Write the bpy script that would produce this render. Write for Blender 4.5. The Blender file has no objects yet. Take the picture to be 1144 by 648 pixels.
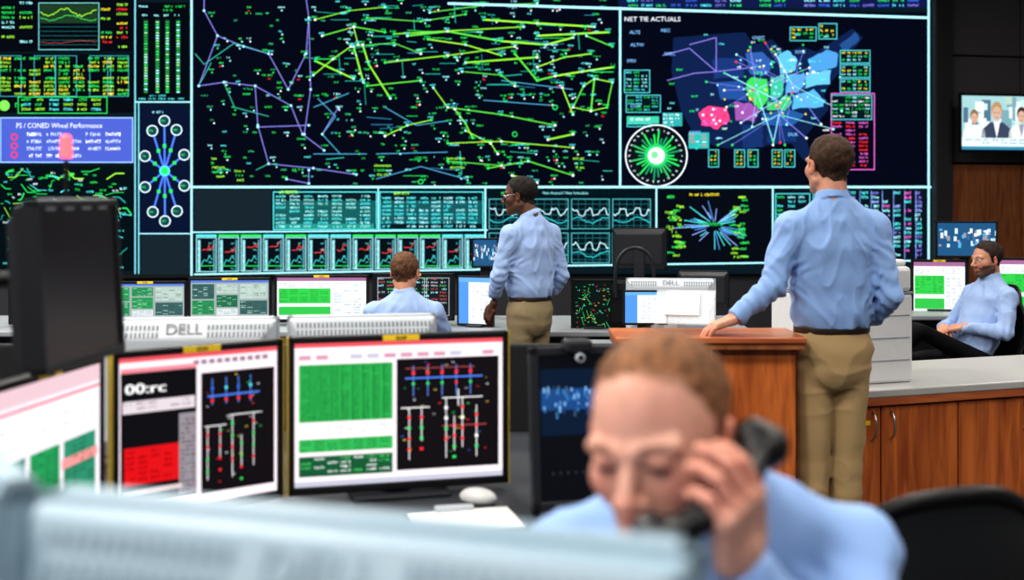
import bpy, math, random
import numpy as np
from mathutils import Vector, Matrix, Euler
random.seed(7)
RNG=np.random.RandomState(5)
S=bpy.context.scene
COL=S.collection
F=1400.0; HC=1.6; HZ=218.0
try: S.view_settings.view_transform='Standard'
except Exception: pass
for lk in ('Medium High Contrast','None'):
    try:
        S.view_settings.look=lk; break
    except Exception: pass

# ------------------------------------------------------------------ materials
def newmat(name):
    m=bpy.data.materials.new(name); m.use_nodes=True
    return m,m.node_tree.nodes,m.node_tree.links,m.node_tree.nodes['Principled BSDF']
def pmat(name,col,rough=.5,metal=0,bump=0,bscale=60,var=0,emit=None,es=0,alpha=1,trans=0,sheen=0,stretch=(1,1,1),spec=None):
    m,n,l,b=newmat(name)
    b.inputs['Roughness'].default_value=rough; b.inputs['Metallic'].default_value=metal
    b.inputs['Base Color'].default_value=(*col,1)
    if spec is not None: b.inputs['Specular IOR Level'].default_value=spec
    if sheen: b.inputs['Sheen Weight'].default_value=sheen
    tc=n.new('ShaderNodeTexCoord'); mp=n.new('ShaderNodeMapping'); mp.inputs['Scale'].default_value=stretch
    l.new(tc.outputs['Object'],mp.inputs['Vector'])
    nz=n.new('ShaderNodeTexNoise'); nz.inputs['Scale'].default_value=bscale; nz.inputs['Detail'].default_value=4
    l.new(mp.outputs['Vector'],nz.inputs['Vector'])
    v=var if var else .06
    mx=n.new('ShaderNodeMix'); mx.data_type='RGBA'
    mx.inputs[6].default_value=(*[c*(1-v) for c in col],1); mx.inputs[7].default_value=(*[min(1,c*(1+v)) for c in col],1)
    l.new(nz.outputs['Fac'],mx.inputs[0]); l.new(mx.outputs[2],b.inputs['Base Color'])
    if bump:
        bp=n.new('ShaderNodeBump'); bp.inputs['Strength'].default_value=bump; bp.inputs['Distance'].default_value=.01
        l.new(nz.outputs['Fac'],bp.inputs['Height']); l.new(bp.outputs['Normal'],b.inputs['Normal'])
    if emit: b.inputs['Emission Color'].default_value=(*emit,1); b.inputs['Emission Strength'].default_value=es
    if trans: b.inputs['Transmission Weight'].default_value=trans
    if alpha<1: b.inputs['Alpha'].default_value=alpha
    return m
def wood(name,a,b_,grain='z'):
    m,n,l,b=newmat(name)
    tc=n.new('ShaderNodeTexCoord'); mp=n.new('ShaderNodeMapping')
    mp.inputs['Scale'].default_value=(9,9,.9) if grain=='z' else (.9,9,9)
    l.new(tc.outputs['Object'],mp.inputs['Vector'])
    nz=n.new('ShaderNodeTexNoise'); nz.inputs['Scale'].default_value=2.6; nz.inputs['Detail'].default_value=7; nz.inputs['Distortion'].default_value=.7
    l.new(mp.outputs['Vector'],nz.inputs['Vector'])
    cr=n.new('ShaderNodeValToRGB'); cr.color_ramp.elements[0].position=.33; cr.color_ramp.elements[0].color=(*a,1)
    cr.color_ramp.elements[1].position=.68; cr.color_ramp.elements[1].color=(*b_,1)
    l.new(nz.outputs['Fac'],cr.inputs['Fac']); l.new(cr.outputs['Color'],b.inputs['Base Color'])
    b.inputs['Roughness'].default_value=.30
    return m
def vcolmat(name,rough=.5,sss=0,bump=0,bs=120,spec=.5):
    m,n,l,b=newmat(name)
    a=n.new('ShaderNodeAttribute'); a.attribute_name='Col'
    l.new(a.outputs['Color'],b.inputs['Base Color']); b.inputs['Roughness'].default_value=rough
    b.inputs['Specular IOR Level'].default_value=spec
    if sss:
        b.inputs['Subsurface Weight'].default_value=sss
        b.inputs['Subsurface Radius'].default_value=(.02,.008,.004); b.inputs['Subsurface Scale'].default_value=.5
    if bump:
        tc=n.new('ShaderNodeTexCoord'); nz=n.new('ShaderNodeTexNoise'); nz.inputs['Scale'].default_value=bs
        l.new(tc.outputs['Object'],nz.inputs['Vector'])
        bp=n.new('ShaderNodeBump'); bp.inputs['Strength'].default_value=bump; bp.inputs['Distance'].default_value=.004
        l.new(nz.outputs['Fac'],bp.inputs['Height']); l.new(bp.outputs['Normal'],b.inputs['Normal'])
    return m
def screenmat(name,strength=1.0,spec=.1):
    m,n,l,b=newmat(name)
    a=n.new('ShaderNodeAttribute'); a.attribute_name='Col'
    b.inputs['Base Color'].default_value=(.002,.002,.003,1); b.inputs['Roughness'].default_value=.6; b.inputs['Specular IOR Level'].default_value=spec
    l.new(a.outputs['Color'],b.inputs['Emission Color']); b.inputs['Emission Strength'].default_value=strength
    try: m.cycles.emission_sampling='NONE'
    except Exception: pass
    return m
M_wallscr=screenmat('video_wall_pixels',1.3,0.0)
M_scr=screenmat('monitor_pixels',1.15,.05)
M_black=pmat('black_plastic',(.008,.008,.010),.4,bump=.05,bscale=300,spec=.3)
M_dark=pmat('charcoal_plastic',(.018,.020,.026),.45,bump=.05,bscale=200,spec=.35)
M_darkglass=pmat('dark_screen_glass',(.016,.013,.014),.25,bscale=4,var=.3,spec=.4)
M_silver=pmat('silver_plastic',(.46,.50,.55),.42,bump=.04,bscale=200)
M_fgsilver=pmat('blue_grey_plastic',(.26,.37,.46),.4,bump=.04,bscale=200)
M_grey=pmat('grey_laminate',(.28,.30,.33),.4,bscale=30)
M_desk=pmat('dark_desk_laminate',(.045,.05,.06),.35,bscale=40)
M_part=pmat('black_partition_fabric',(.010,.011,.014),.9,bump=.3,bscale=300)
M_top=pmat('stone_counter_top',(.42,.42,.41),.35,bscale=180,var=.25)
M_white=pmat('white_enamel',(.68,.69,.70),.35,bscale=20)
M_metal=pmat('brushed_metal',(.6,.6,.6),.3,1,bscale=90)
M_yellow=pmat('yellow_label',(.85,.60,.02),.5)
M_tape=pmat('yellow_edge_tape',(.45,.33,.04),.5)
M_paper=pmat('paper',(.8,.8,.78),.7)
M_wood=wood('cherry_wood_panel',(.29,.068,.018),(.60,.18,.042))
M_woodtop=wood('cherry_wood_edge',(.32,.08,.03),(.55,.18,.06),'x')
M_wooddk=wood('dark_wood_panel',(.20,.065,.025),(.38,.14,.052))
M_wall=pmat('dark_acoustic_wall',(.04,.042,.05),.8,bump=.2,bscale=120)
M_wallgrey=pmat('grey_wall_panel',(.095,.090,.095),.7,bump=.1,bscale=90)
M_side=pmat('side_wall_paint',(.16,.16,.17),.8,bump=.05,bscale=80)
M_ceil=pmat('ceiling_tile',(.32,.32,.32),.9,bump=.3,bscale=150)
M_carpet=pmat('carpet',(.03,.033,.045),.95,bump=.6,bscale=250,var=.3)
M_lamp=pmat('lamp_diffuser',(.9,.9,.9),.5,emit=(1,.97,.92),es=1.5)
M_shirt=pmat('blue_cotton_shirt',(.235,.375,.67),.85,bump=.12,bscale=500,sheen=.15,spec=.25)
M_shirt2=pmat('pale_blue_cotton_shirt',(.30,.42,.68),.85,bump=.12,bscale=500,sheen=.15,spec=.25)
M_khaki=pmat('khaki_twill',(.40,.285,.15),.9,bump=.1,bscale=500,spec=.2)
M_khaki2=pmat('olive_khaki_twill',(.25,.20,.12),.9,bump=.1,bscale=500,spec=.2)
M_blackcloth=pmat('black_twill',(.008,.008,.011),.8,bump=.2,bscale=400,spec=.2)
M_belt=pmat('brown_black_leather',(.025,.014,.01),.4,bump=.1,bscale=200)
M_shoe=pmat('black_leather',(.015,.013,.012),.35,bump=.1,bscale=200)
M_skin=vcolmat('skin',.50,sss=.15,bump=.15,bs=400,spec=.40)
M_hair=vcolmat('hair',.7,bump=1.0,bs=200,spec=.3)
M_handset=pmat('handset_plastic',(.008,.008,.010),.35)
M_clear=pmat('clear_acrylic',(.8,.85,.9),.1,alpha=.3)
M_mesh=pmat('chair_mesh_fabric',(.012,.014,.017),.8,bump=.4,bscale=350,spec=.2)
M_red=pmat('red_beacon',(.8,.05,.05),.3,emit=(1,.08,.10),es=2.6)
M_logo=pmat('logo_grey',(.20,.22,.24),.4)
M_logo2=pmat('logo_blue_grey',(.34,.46,.55),.4)
M_vent=pmat('vent_shadow',(.14,.17,.20),.6)
M_vent2=pmat('vent_shadow_blue',(.17,.26,.34),.6)

# ------------------------------------------------------------------ basic builders
def empty(name,loc=(0,0,0),yaw=0,scale=1):
    o=bpy.data.objects.new(name,None); COL.objects.link(o)
    o.location=loc; o.rotation_euler=(0,0,math.radians(yaw)); o.scale=(scale,)*3; o.empty_display_size=.1
    return o
def link(name,me,parent=None):
    o=bpy.data.objects.new(name,me); COL.objects.link(o)
    if parent: o.parent=parent
    return o
def mesh(name,V,Fc,mat,parent=None,smooth=False,cols=None):
    me=bpy.data.meshes.new(name); me.from_pydata([tuple(v) for v in V],[],[tuple(f) for f in Fc]); me.update()
    me.materials.append(mat)
    if smooth: me.polygons.foreach_set('use_smooth',[True]*len(me.polygons))
    if cols is not None:
        at=me.color_attributes.new('Col','FLOAT_COLOR','POINT')
        c=np.ones((len(V),4),np.float32); c[:,:3]=cols; at.data.foreach_set('color',c.ravel())
    return link(name,me,parent)
def bev(o,w,seg=2):
    if w>0:
        b=o.modifiers.new('b','BEVEL'); b.width=w; b.segments=seg; b.limit_method='ANGLE'
    return o
def box(name,x0,x1,y0,y1,z0,z1,mat,parent=None,b=.005,rot=None,loc=None):
    V=[(x,y,z) for x in (x0,x1) for y in (y0,y1) for z in (z0,z1)]
    Fc=[(0,1,3,2),(4,6,7,5),(0,4,5,1),(2,3,7,6),(0,2,6,4),(1,5,7,3)]
    o=mesh(name,V,Fc,mat,parent)
    if rot: o.rotation_euler=rot
    if loc: o.location=loc
    return bev(o,b)
def cyl(name,p0,p1,r0,r1,mat,parent=None,n=20):
    p0=Vector(p0);p1=Vector(p1);ax=(p1-p0).normalized()
    u=ax.orthogonal().normalized(); w=ax.cross(u)
    V=[];Fc=[]
    for p,r in((p0,r0),(p1,r1)):
        for i in range(n):
            a=2*math.pi*i/n; V.append(p+u*math.cos(a)*r+w*math.sin(a)*r)
    for i in range(n): Fc.append((i,(i+1)%n,n+(i+1)%n,n+i))
    Fc.append(tuple(range(n))[::-1]); Fc.append(tuple(range(n,2*n)))
    o=mesh(name,V,Fc,mat,parent,smooth=False)
    return bev(o,min(r0,r1)*.12)
def tube(name,pts,r,mat,parent=None):
    cu=bpy.data.curves.new(name,'CURVE'); cu.dimensions='3D'; cu.bevel_depth=r; cu.bevel_resolution=3
    sp=cu.splines.new('NURBS'); sp.points.add(len(pts)-1)
    for i,p in enumerate(pts): sp.points[i].co=(*p,1)
    sp.use_endpoint_u=True; sp.order_u=3
    o=bpy.data.objects.new(name,cu); COL.objects.link(o); cu.materials.append(mat)
    if parent:o.parent=parent
    return o

# ------------------------------------------------------------------ text + canvas
_tc={}
def glyphs(s):
    if s in _tc: return _tc[s]
    cu=bpy.data.curves.new('t','FONT'); cu.body=s; cu.size=1; cu.resolution_u=2
    o=bpy.data.objects.new('t',cu); COL.objects.link(o)
    dg=bpy.context.evaluated_depsgraph_get(); dg.update()
    me=o.evaluated_get(dg).to_mesh()
    V=[tuple(v.co)[:2] for v in me.vertices]; Fc=[tuple(p.vertices) for p in me.polygons]
    bpy.data.objects.remove(o); bpy.data.curves.remove(cu)
    _tc[s]=(V,Fc); return _tc[s]
class Canvas:
    def __init__(s): s.V=[];s.F=[];s.C=[]
    def poly(s,pts,c,l=1):
        n=len(s.V); s.V+= [(p[0],p[1],l) for p in pts]; s.F.append(tuple(range(n,n+len(pts)))); s.C+=[c]*len(pts)
    def rect(s,x0,y0,x1,y1,c,l=1): s.poly([(x0,y0),(x1,y0),(x1,y1),(x0,y1)],c,l)
    def line(s,x0,y0,x1,y1,w,c,l=2):
        dx,dy=x1-x0,y1-y0; L=math.hypot(dx,dy) or 1; nx,ny=-dy/L*w/2,dx/L*w/2
        s.poly([(x0+nx,y0+ny),(x1+nx,y1+ny),(x1-nx,y1-ny),(x0-nx,y0-ny)],c,l)
    def path(s,pts,w,c,l=2):
        for a,b in zip(pts[:-1],pts[1:]): s.line(*a,*b,w,c,l)
    def frame(s,x0,y0,x1,y1,w,c,l=2):
        s.rect(x0,y0,x1,y0+w,c,l);s.rect(x0,y1-w,x1,y1,c,l);s.rect(x0,y0,x0+w,y1,c,l);s.rect(x1-w,y0,x1,y1,c,l)
    def disc(s,cx,cy,r,c,l=2,n=12): s.poly([(cx+r*math.cos(2*math.pi*i/n),cy+r*math.sin(2*math.pi*i/n)) for i in range(n)],c,l)
    def ring(s,cx,cy,r,w,c,l=2,n=28):
        for i in range(n):
            a,b=2*math.pi*i/n,2*math.pi*(i+1)/n
            s.poly([(cx+r*math.cos(a),cy+r*math.sin(a)),(cx+r*math.cos(b),cy+r*math.sin(b)),(cx+(r-w)*math.cos(b),cy+(r-w)*math.sin(b)),(cx+(r-w)*math.cos(a),cy+(r-w)*math.sin(a))],c,l)
    def words(s,x,y,n,h,c,l=3,cw=None):
        cw=cw or h*.62
        for i in range(n):
            if random.random()<.12: continue
            x0=x+i*cw; t=random.random()
            if t<.4:
                s.rect(x0,y,x0+cw*.28,y+h,c,l); s.rect(x0+cw*.28,y+h*random.choice((0,.4,.75)),x0+cw*.75,y+h*random.choice((.25,.6,1)),c,l)
            elif t<.7: s.rect(x0,y,x0+cw*.75,y+h*.3,c,l); s.rect(x0+cw*.2,y+h*.3,x0+cw*.5,y+h,c,l)
            else: s.rect(x0+cw*.1,y+h*.2,x0+cw*.7,y+h*.9,c,l)
    def table(s,x0,y0,x1,y1,rows,cols,c,l=3,fill=.7,hfrac=.55,cs=None):
        rh=(y1-y0)/rows; cw=(x1-x0)/cols
        for r in range(rows):
            for k in range(cols):
                if random.random()<fill:
                    h=rh*hfrac; n=max(1,int(cw*.8/(h*.62)))
                    s.words(x0+k*cw,y0+r*rh,n,h,random.choice(cs) if cs else c,l)
    def text(s,t,x,y,h,c,l=3,sx=1):
        V,Fc=glyphs(t); n=len(s.V)
        s.V+=[(x+vx*h*1.35*sx,y-vy*h*1.35,l) for vx,vy in V]; s.F+=[tuple(n+i for i in f) for f in Fc]; s.C+=[c]*len(V)
    def build(s,name,mp,mat,parent=None):
        V=[mp(*v) for v in s.V]
        return mesh(name,V,s.F,mat,parent,cols=np.array(s.C,np.float32))

G=(.03,.70,.12);YG=(.34,.78,.05);CY=(.10,.75,.78);WH=(.85,.9,.95);PU=(.22,.20,.72);RD=(.9,.03,.04);BL=(.05,.16,.75);YE=(.9,.75,.04);LC=(.35,.85,.9);MG=(.75,.15,.6)

# ------------------------------------------------------------------ room shell
TH=math.radians(12); TT=math.tan(TH)
def board(u,v,l=0):
    # board units: u across, v down; u=572 is the board point straight ahead, 100 units = 1 m there
    t=(u-572)/F; Y=14/(1-TT*t)
    return Vector((t*Y+math.sin(TH)*l*.0025, Y-math.cos(TH)*l*.0025, HC+(HZ-v)*Y/F))
def sdist(u):
    t=(u-572)/F; return t*14/(1-TT*t)/math.cos(TH)
def wallbox(name,s0,s1,z0,z1,d0,d1,mat,parent=None,b=.01):
    o=box(name,s0,s1,-d1,-d0,z0,z1,mat,parent,b); o.location=(0,14,0); o.rotation_euler=(0,0,TH); return o
box('floor',-9,9,-4,17.5,-.1,0,M_carpet,b=0)
box('ceiling',-9,9,-4,17.5,4.7,4.8,M_ceil,b=0)
box('wall_left',-9.1,-9,-4,17.5,0,4.7,M_side,b=0)
box('wall_right',9,9.1,-4,17.5,0,4.7,M_side,b=0)
box('wall_front',-9,9,-4.1,-4,0,4.7,M_side,b=0)
wallbox('wall_back',-9.3,9.2,0,4.7,-.6,-.5,M_wall,b=0)
sR=sdist(1040)
vw=empty('video_wall')
wallbox('cabinet',sdist(-170),sR,0.72,4.35,-.45,-.004,M_black,vw,.01)
wallbox('plinth',sdist(-170),sR,0.0,.72,-.45,-.1,M_wall,vw,.01)
wallbox('trim_1',sR,sR+.22,0,4.7,-.5,.12,pmat('pillar_paint',(.030,.030,.036),.6))
pn=empty('wall_panel')
for i in range(4):
    s0=sR+.23+i*1.0
    wallbox('upper_%d'%i,s0,s0+.985,2.0,3.28,-.5,-.02,M_wallgrey,pn,.006)
    wallbox('top_%d'%i,s0,s0+.985,3.3,4.7,-.5,-.02,M_wallgrey,pn,.006)
    wallbox('wood_%d'%i,s0,s0+.985,0.0,1.97,-.5,-.0,M_wooddk,pn,.006)

# ------------------------------------------------------------------ video wall content
c=Canvas()
BK=(.0015,.003,.006)
def panel(x0,y0,x1,y1,col=BK,l=1): c.rect(x0,y0,x1,y1,col,l)
c.rect(-170,-60,1040,306,(.004,.012,.018),.5)
def bw(u): return 308-(u-215)*.022
panel(-165,-50,149,58); panel(-165,60,149,126); panel(-165,185,149,303,(.001,.006,.008))
for off in(0,-150):
    c.frame(43+off,3,111+off,56,.9,(.2,.6,.6))
    c.rect(45+off,5,109+off,26,(.015,.045,.02),1.6)
    for q in range(5): c.line(45+off,30+q*5,109+off,30+q*5,.4,(.02,.2,.2),1.8)
    c.path([(45+off+i*2.1,14+4*math.sin(i*.35)+random.uniform(-1.5,1.5)) for i in range(31)],.9,YG,3)
    c.path([(45+off+i*2.1,20+3*math.sin(i*.3)+random.uniform(-1,1)) for i in range(31)],.9,(.05,.5,.1),3)
    c.path([(45+off+i*2.1,47+1*math.sin(i*.2)+random.uniform(-.6,.6)) for i in range(31)],.6,(.4,.05,.05),3)
    c.table(2+off,2,42+off,56,10,2,G,cs=[G,YG,G,LC])
    c.table(113+off,4,148+off,56,10,2,G,cs=[G,RD,YG,YE])
    c.table(0+off,64,148+off,108,10,9,YG,cs=[YG,YG,YE,G],fill=.66,hfrac=.66)
    for x in(0,38,62,100,120): c.frame(x+off,62,x+off+24,108,.7,(.05,.4,.45))
    c.disc(5+off,118,6,(.2,.75,.1),3,20); c.words(14+off,115,4,5,G)
    c.frame(20+off,108,120+off,127,.9,G); c.table(24+off,110,118+off,126,3,6,G,cs=[G,YG,CY])
    c.rect(0+off,131,149+off,182,(.075,.115,.50),1.6); c.frame(0+off,131,149+off,182,1.4,(.3,.5,.95),2)
    c.table(30+off,148,140+off,180,4,5,WH,cs=[WH,(.6,.7,1)],fill=.85,hfrac=.5)
    for q in range(3): c.ring(16+off,153+q*10,4,1.4,RD,3,12)
    for k in range(80):
        x,y=random.uniform(2,140)+off,random.uniform(190,300)
        x2,y2=x+random.choice((-1,1))*random.uniform(5,22),y+random.uniform(-12,12)
        x2=max(off+1,min(off+147,x2)); y2=max(188,min(302,y2))
        c.path([(x,y),((x+x2)/2,y),(x2,y2)],random.choice((.7,.9,1.4)),random.choice((G,CY,(.02,.35,.3),G,YG)),2)
    for k in range(120): c.words(random.uniform(2,135)+off,random.uniform(190,298),random.randint(3,6),2.2,random.choice((G,CY,WH,G)),3)
c.text('PS / CONED Wheel Performance',18,143,6,WH,3,.86)
panel(153,3,211,112); panel(153,118,213,260,(.003,.008,.03)); panel(157,262,213,307,(.010,.020,.028))
for x in(163,176,187,199):
    c.rect(x-2.5,22,x+2.5,104,(.01,.06,.03),2)
    for y in np.arange(24,104,3): c.rect(x-1.7,y,x+1.7,y+1.7,random.choice((G,LC,(.3,.7,.3),(.02,.35,.06))),3)
    c.words(x-4,16,4,2.4,LC)
c.table(155,6,210,15,2,4,LC,cs=[LC,G]); c.table(155,106,210,113,2,5,CY)
for i in range(10):
    a=i*2*math.pi/10+.3; x,y=184+23*math.cos(a),191+56*math.sin(a)
    c.line(184,191,x,y,2.2,(.08,.20,.80),2); c.ring(x,y,6.5,1.3,(.7,.85,.9),3,18); c.disc(x,y,5,(.01,.06,.07),2.5)
    c.words(x-4,y-1,4,2,G,3.5); c.rect(184+(x-184)*.5-2,191+(y-191)*.5-2,184+(x-184)*.5+2,191+(y-191)*.5+2,G,3)
c.ring(184,191,6,2,CY,3); c.disc(184,191,4,G,3.4); c.words(170,124,8,2.6,LC)
# main network map
panel(217,-50,690,206,(.0014,.0028,.009))
for P in ([(228,-20),(228,12),(243,40),(222,96),(250,92),(285,96),(325,118),(338,150),(362,168)],[(243,40),(272,52),(300,60),(322,100),(342,60),(345,20),(340,-15)],[(345,20),(347,100),(340,150)],[(285,96),(288,140),(300,183),(350,188),(398,195)],[(288,142),(345,140)],[(345,190),(345,205),(320,200)],[(360,150),(378,120)]):
    c.path(P,1.1,(.20,.19,.60),2)
    for x,y in P: c.disc(x,y,1.5,LC,3,8)
for P in ([(218,60),(228,72),(262,48),(300,60)],[(300,183),(286,190)],[(222,96),(236,70)],[(250,92),(262,120),(300,130)]): c.path(P,.8,(.05,.45,.35),2)
TL=([(352,68),(395,88)],[(395,52),(406,92)],[(350,84),(372,66),(392,52)],[(392,52),(440,48),(470,60)],[(405,50),(412,72),(436,110)],[(410,96),(470,90)],[(455,40),(500,35),(560,46)],[(430,70),(500,62),(575,52)],[(440,38),(585,30)],[(540,22),(600,26),(664,30)],[(560,46),(610,50),(640,42)],[(600,75),(630,64),(660,60)],[(620,85),(650,80),(685,75)],[(640,120),(652,96)],[(660,124),(664,88)],[(678,120),(684,92)],[(640,120),(660,124),(678,120)],[(652,96),(664,88),(684,92)],[(430,152),(455,140),(482,134)],[(508,122),(520,138),(528,154)],[(520,146),(548,160),(556,172)],[(500,160),(560,158),(640,165)],[(500,180),(560,185)],[(545,188),(590,180),(640,196)],[(572,196),(600,204)],[(575,60),(600,90),(620,85)],[(500,120),(560,128),(620,140)],[(352,22),(390,12),(430,8)],[(360,40),(396,30),(430,36)],[(628,98),(640,128)],[(395,30),(400,50)],[(484,98),(500,120)],[(655,40),(684,52)],[(410,20),(470,24),(520,16)],[(600,40),(680,36)],[(520,70),(600,64)],[(480,14),(540,6),(600,4)],[(516,80),(560,84),(575,96)],[(612,156),(640,150)],[(478,44),(520,50),(560,62)])
for P in TL:
    w_=random.choice((1.0,1.3,1.9)); cc=random.choice((YG,(.25,.68,.04),(.12,.62,.06)))
    c.path(P,w_,cc,2)
    for x,y in P: c.disc(x,y,1.5,random.choice((G,WH,LC)),3,8); c.words(x-4,y-4,5,2.1,random.choice((G,CY)),3)
for k in range(75):
    x,y=random.uniform(348,680),random.choice((random.uniform(2,100),random.uniform(2,200)))
    ang=random.choice((0,0,.08,-.1,1.5,0)); L=random.uniform(8,30)
    x2,y2=x+L*math.cos(ang),y+L*math.sin(ang)
    if 222<x2<686 and 0<y2<204: c.line(x,y,x2,y2,random.choice((.6,.7,.9)),random.choice((G,(.02,.4,.3),(.03,.45,.35),(.04,.22,.4))),2)
for P in ([(355,110),(375,130),(360,150),(380,172)],[(430,120),(465,140),(500,135)],[(350,120),(390,104)],[(420,200),(470,186),(520,200)],[(350,172),(410,172)],[(560,90),(640,100)],[(420,172),(500,170)],[(540,112),(620,118)]):
    c.path(P,.9,(.08,.35,.55),2)
for k in range(430):
    if k<95: x,y=random.uniform(222,345),random.uniform(6,200)
    else: x,y=random.uniform(345,672),random.uniform(0,202)
    y=round(y/7)*7+random.uniform(-1,1)
    col=random.choice((CY,G,G,LC,G,(.05,.55,.2)))
    c.words(x,y,random.randint(3,6),2.1,col,3)
    if random.random()<.5: c.disc(x+4,y+4.5,1.0,random.choice((WH,LC,G)),3,8)
    if random.random()<.07: c.words(x,y+4,3,1.9,RD,3)
for x,y in((620,120),(470,203),(575,150)): c.ring(x,y,3,1,G)
for x,y,n in((237,186,9),(262,190,7),(418,184,12),(500,176,12),(640,176,8),(236,176,4)):
    c.words(x,y,n,2.6,YG); c.words(x,y+5,n-1,2.6,G); c.words(x+3,y+10,n-2,2.6,YG)
B1=(.42,.85,.95)
c.line(214,-50,214,bw(214),2.4,B1); c.line(151,-50,151,306,1.6,(.2,.6,.7)); c.line(155,114,155,306,1.4,(.2,.6,.7))
c.line(215,209,1040,209,2.6,B1,4); c.line(692.5,8,692.5,209,2.4,B1,4)
c.line(500,4,1038,20,2.8,B1,4); c.line(1037,-50,1037,294,2.4,B1,4); c.line(151,114,213,114,1.4,B1); c.line(155,261,213,261,1.2,B1)
c.rect(692,-40,1036,9,(.006,.012,.06),1.2); c.table(700,-6,1030,10,3,20,CY,cs=[CY,BL,G,LC,PU],fill=.8); c.line(215,259.5,545,257,1.4,B1)
# NET TIE panel : regional map
panel(695,14,1036,206,(.0015,.003,.010),1)
c.text('NET TIE ACTUALS',697,24,5.5,WH,4,1.05)
land=[(752,42),(800,38),(832,36),(842,50),(862,44),(878,58),(896,52),(912,58),(930,46),(952,32),(964,42),(950,60),(942,76),(928,92),(920,106),(926,122),(910,140),(900,152),(906,176),(898,180),(884,160),(860,162),(830,168),(800,164),(776,152),(760,122),(750,80)]
c.poly(land,(.006,.018,.070),1.5)
LB=(.09,.36,.72)
def rough(pts,seed):
    r=random.Random(seed); out=[]
    for a,b in zip(pts,pts[1:]+pts[:1]):
        for q in range(4):
            t=q/4; out.append((a[0]+(b[0]-a[0])*t+r.uniform(-1.1,1.1),a[1]+(b[1]-a[1])*t+r.uniform(-1.1,1.1)))
    return out
for i_,(pts,col) in enumerate((([(868,62),(880,56),(890,66),(888,80),(872,82)],(.12,.45,.80)),([(878,84),(899,82),(898,96),(890,104),(878,104)],LB),([(900,82),(928,78),(926,94),(900,98)],(.14,.48,.82)),
  ([(903,66),(924,56),(936,60),(934,76),(904,80)],(.08,.30,.62)),([(886,108),(908,100),(922,112),(918,120),(884,122)],(.10,.40,.75)),([(860,86),(875,85),(875,106),(862,114)],(.05,.46,.30)),
  ([(838,86),(857,88),(859,110),(848,122),(838,112),(832,98)],(.05,.58,.09)),([(833,60),(852,58),(862,68),(858,84),(838,84)],(.03,.11,.34)),([(858,112),(862,116),(880,106),(886,114),(876,124),(856,122)],(.06,.48,.16)),
  ([(780,126),(792,118),(812,122),(816,134),(802,144),(784,140)],(.80,.06,.22)),([(820,114),(840,116),(848,124),(842,136),(822,134)],(.30,.09,.36)),([(800,92),(830,90),(834,112),(806,112)],(.02,.08,.28)),
  ([(796,66),(830,64),(832,86),(798,88)],(.012,.04,.16)),([(850,126),(884,124),(900,128),(884,140),(852,140)],(.02,.10,.30)),([(856,142),(884,142),(890,158),(858,160)],(.008,.035,.14)),([(828,140),(852,142),(852,164),(830,166)],(.010,.035,.14)),
  ([(938,50),(956,36),(960,44),(944,60)],(.02,.08,.24)))):
    c.poly(rough(pts,i_),col,2.0+.01*i_)
hub=(868,112)
for k in range(40):
    a=random.uniform(0,6.28); r=random.uniform(24,85)
    x0,y0=random.choice((hub,(845,100),(885,95),(870,128)))
    x1,y1=max(760,min(940,x0+r*math.cos(a))),max(36,min(162,y0+r*.7*math.sin(a)))
    c.line(x0,y0,x1,y1,random.choice((.45,.6,.9)),random.choice(((.25,.22,.8),(.18,.22,.75),LC,(.3,.5,.8))),2.6)
    c.disc(x1,y1,1.4,random.choice((WH,RD,G,LC)),3,8)
for x,y in((745,90),(740,62),(770,50)): c.path([(x,y),(x+30,y-8),(800,80),(835,76)],1.0,(.25,.2,.7),2.6)
for k in range(22): c.disc(797+random.uniform(-14,14),130+random.uniform(-9,9),1.4,random.choice((RD,WH,MG)),3.2,8)
for k in range(60): c.disc(858+random.gauss(0,28),98+random.gauss(0,18),1.1,random.choice((WH,G,LC,YE)),3.2,8)
for k in range(50): c.words(random.uniform(745,940),random.uniform(36,165),random.randint(3,5),2.4,random.choice((WH,LC,G,CY)),3.3)
for t,x,y in(('ALTE',703,38),('ALTW',704,52),('MEC',738,36),('OVEC',840,44),('NYIS',888,60),('DUK',880,152),('WEC',742,62),('IPRV',700,70),('EKPC',770,150),('LGEE',704,120)):
    c.text(t,x,y,4,(.25,.55,.95),3.4)
def ctab(x0,y0,x1,y1,r,k,cs,fr=(.1,.6,.65)):
    c.rect(x0,y0,x1,y1,(.002,.01,.016),2.9); c.frame(x0,y0,x1,y1,.9,fr,3); c.table(x0+2,y0+2,x1-1,y1-1,r,k,G,3.5,cs=cs,fill=.85)
ctab(697,78,726,104,6,3,[G,CY,LC]); ctab(699,106,738,126,5,4,[G,CY]); ctab(700,138,728,142,1,5,[G])
ctab(882,30,912,46,3,4,[G,YE]); ctab(914,26,935,44,3,3,[G,YE])
for q in range(3): ctab(938,56+q*16,972,71+q*16,3,5,[G,YE,LC])
ctab(928,106,974,134,6,6,[G,LC,WH]); c.table(930,136,974,188,12,3,MG,3.5,cs=[MG,MG,RD],fill=.85); c.frame(928,104,977,190,1,MG,3)
for x in(791,820,835,862,876,908): ctab(x,167,x+12,187,4,2,[G,YE,YE])
c.rect(769,148,792,166,(.03,.40,.38),2.9); c.table(770,150,791,165,4,3,RD,3.5,cs=[RD,WH,G])
c.rect(740,126,762,141,(.03,.35,.35),2.8); c.table(741,127,761,140,3,3,WH,3)
c.disc(733,174,34,(.004,.008,.012),3.0,40); c.ring(733,174,35,1.4,WH,3.4,48)
for i in range(30):
    a=i*2*math.pi/30; c.line(733+11*math.cos(a),174+11*math.sin(a),733+(20+4*(i%3))*math.cos(a),174+(20+4*(i%3))*math.sin(a),1.8,random.choice((G,G,(.05,.5,.15),(.02,.3,.15))),3.3)
    c.words(733+29*math.cos(a)-2,174+29*math.sin(a)-1,2,2,WH,3.35)
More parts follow.
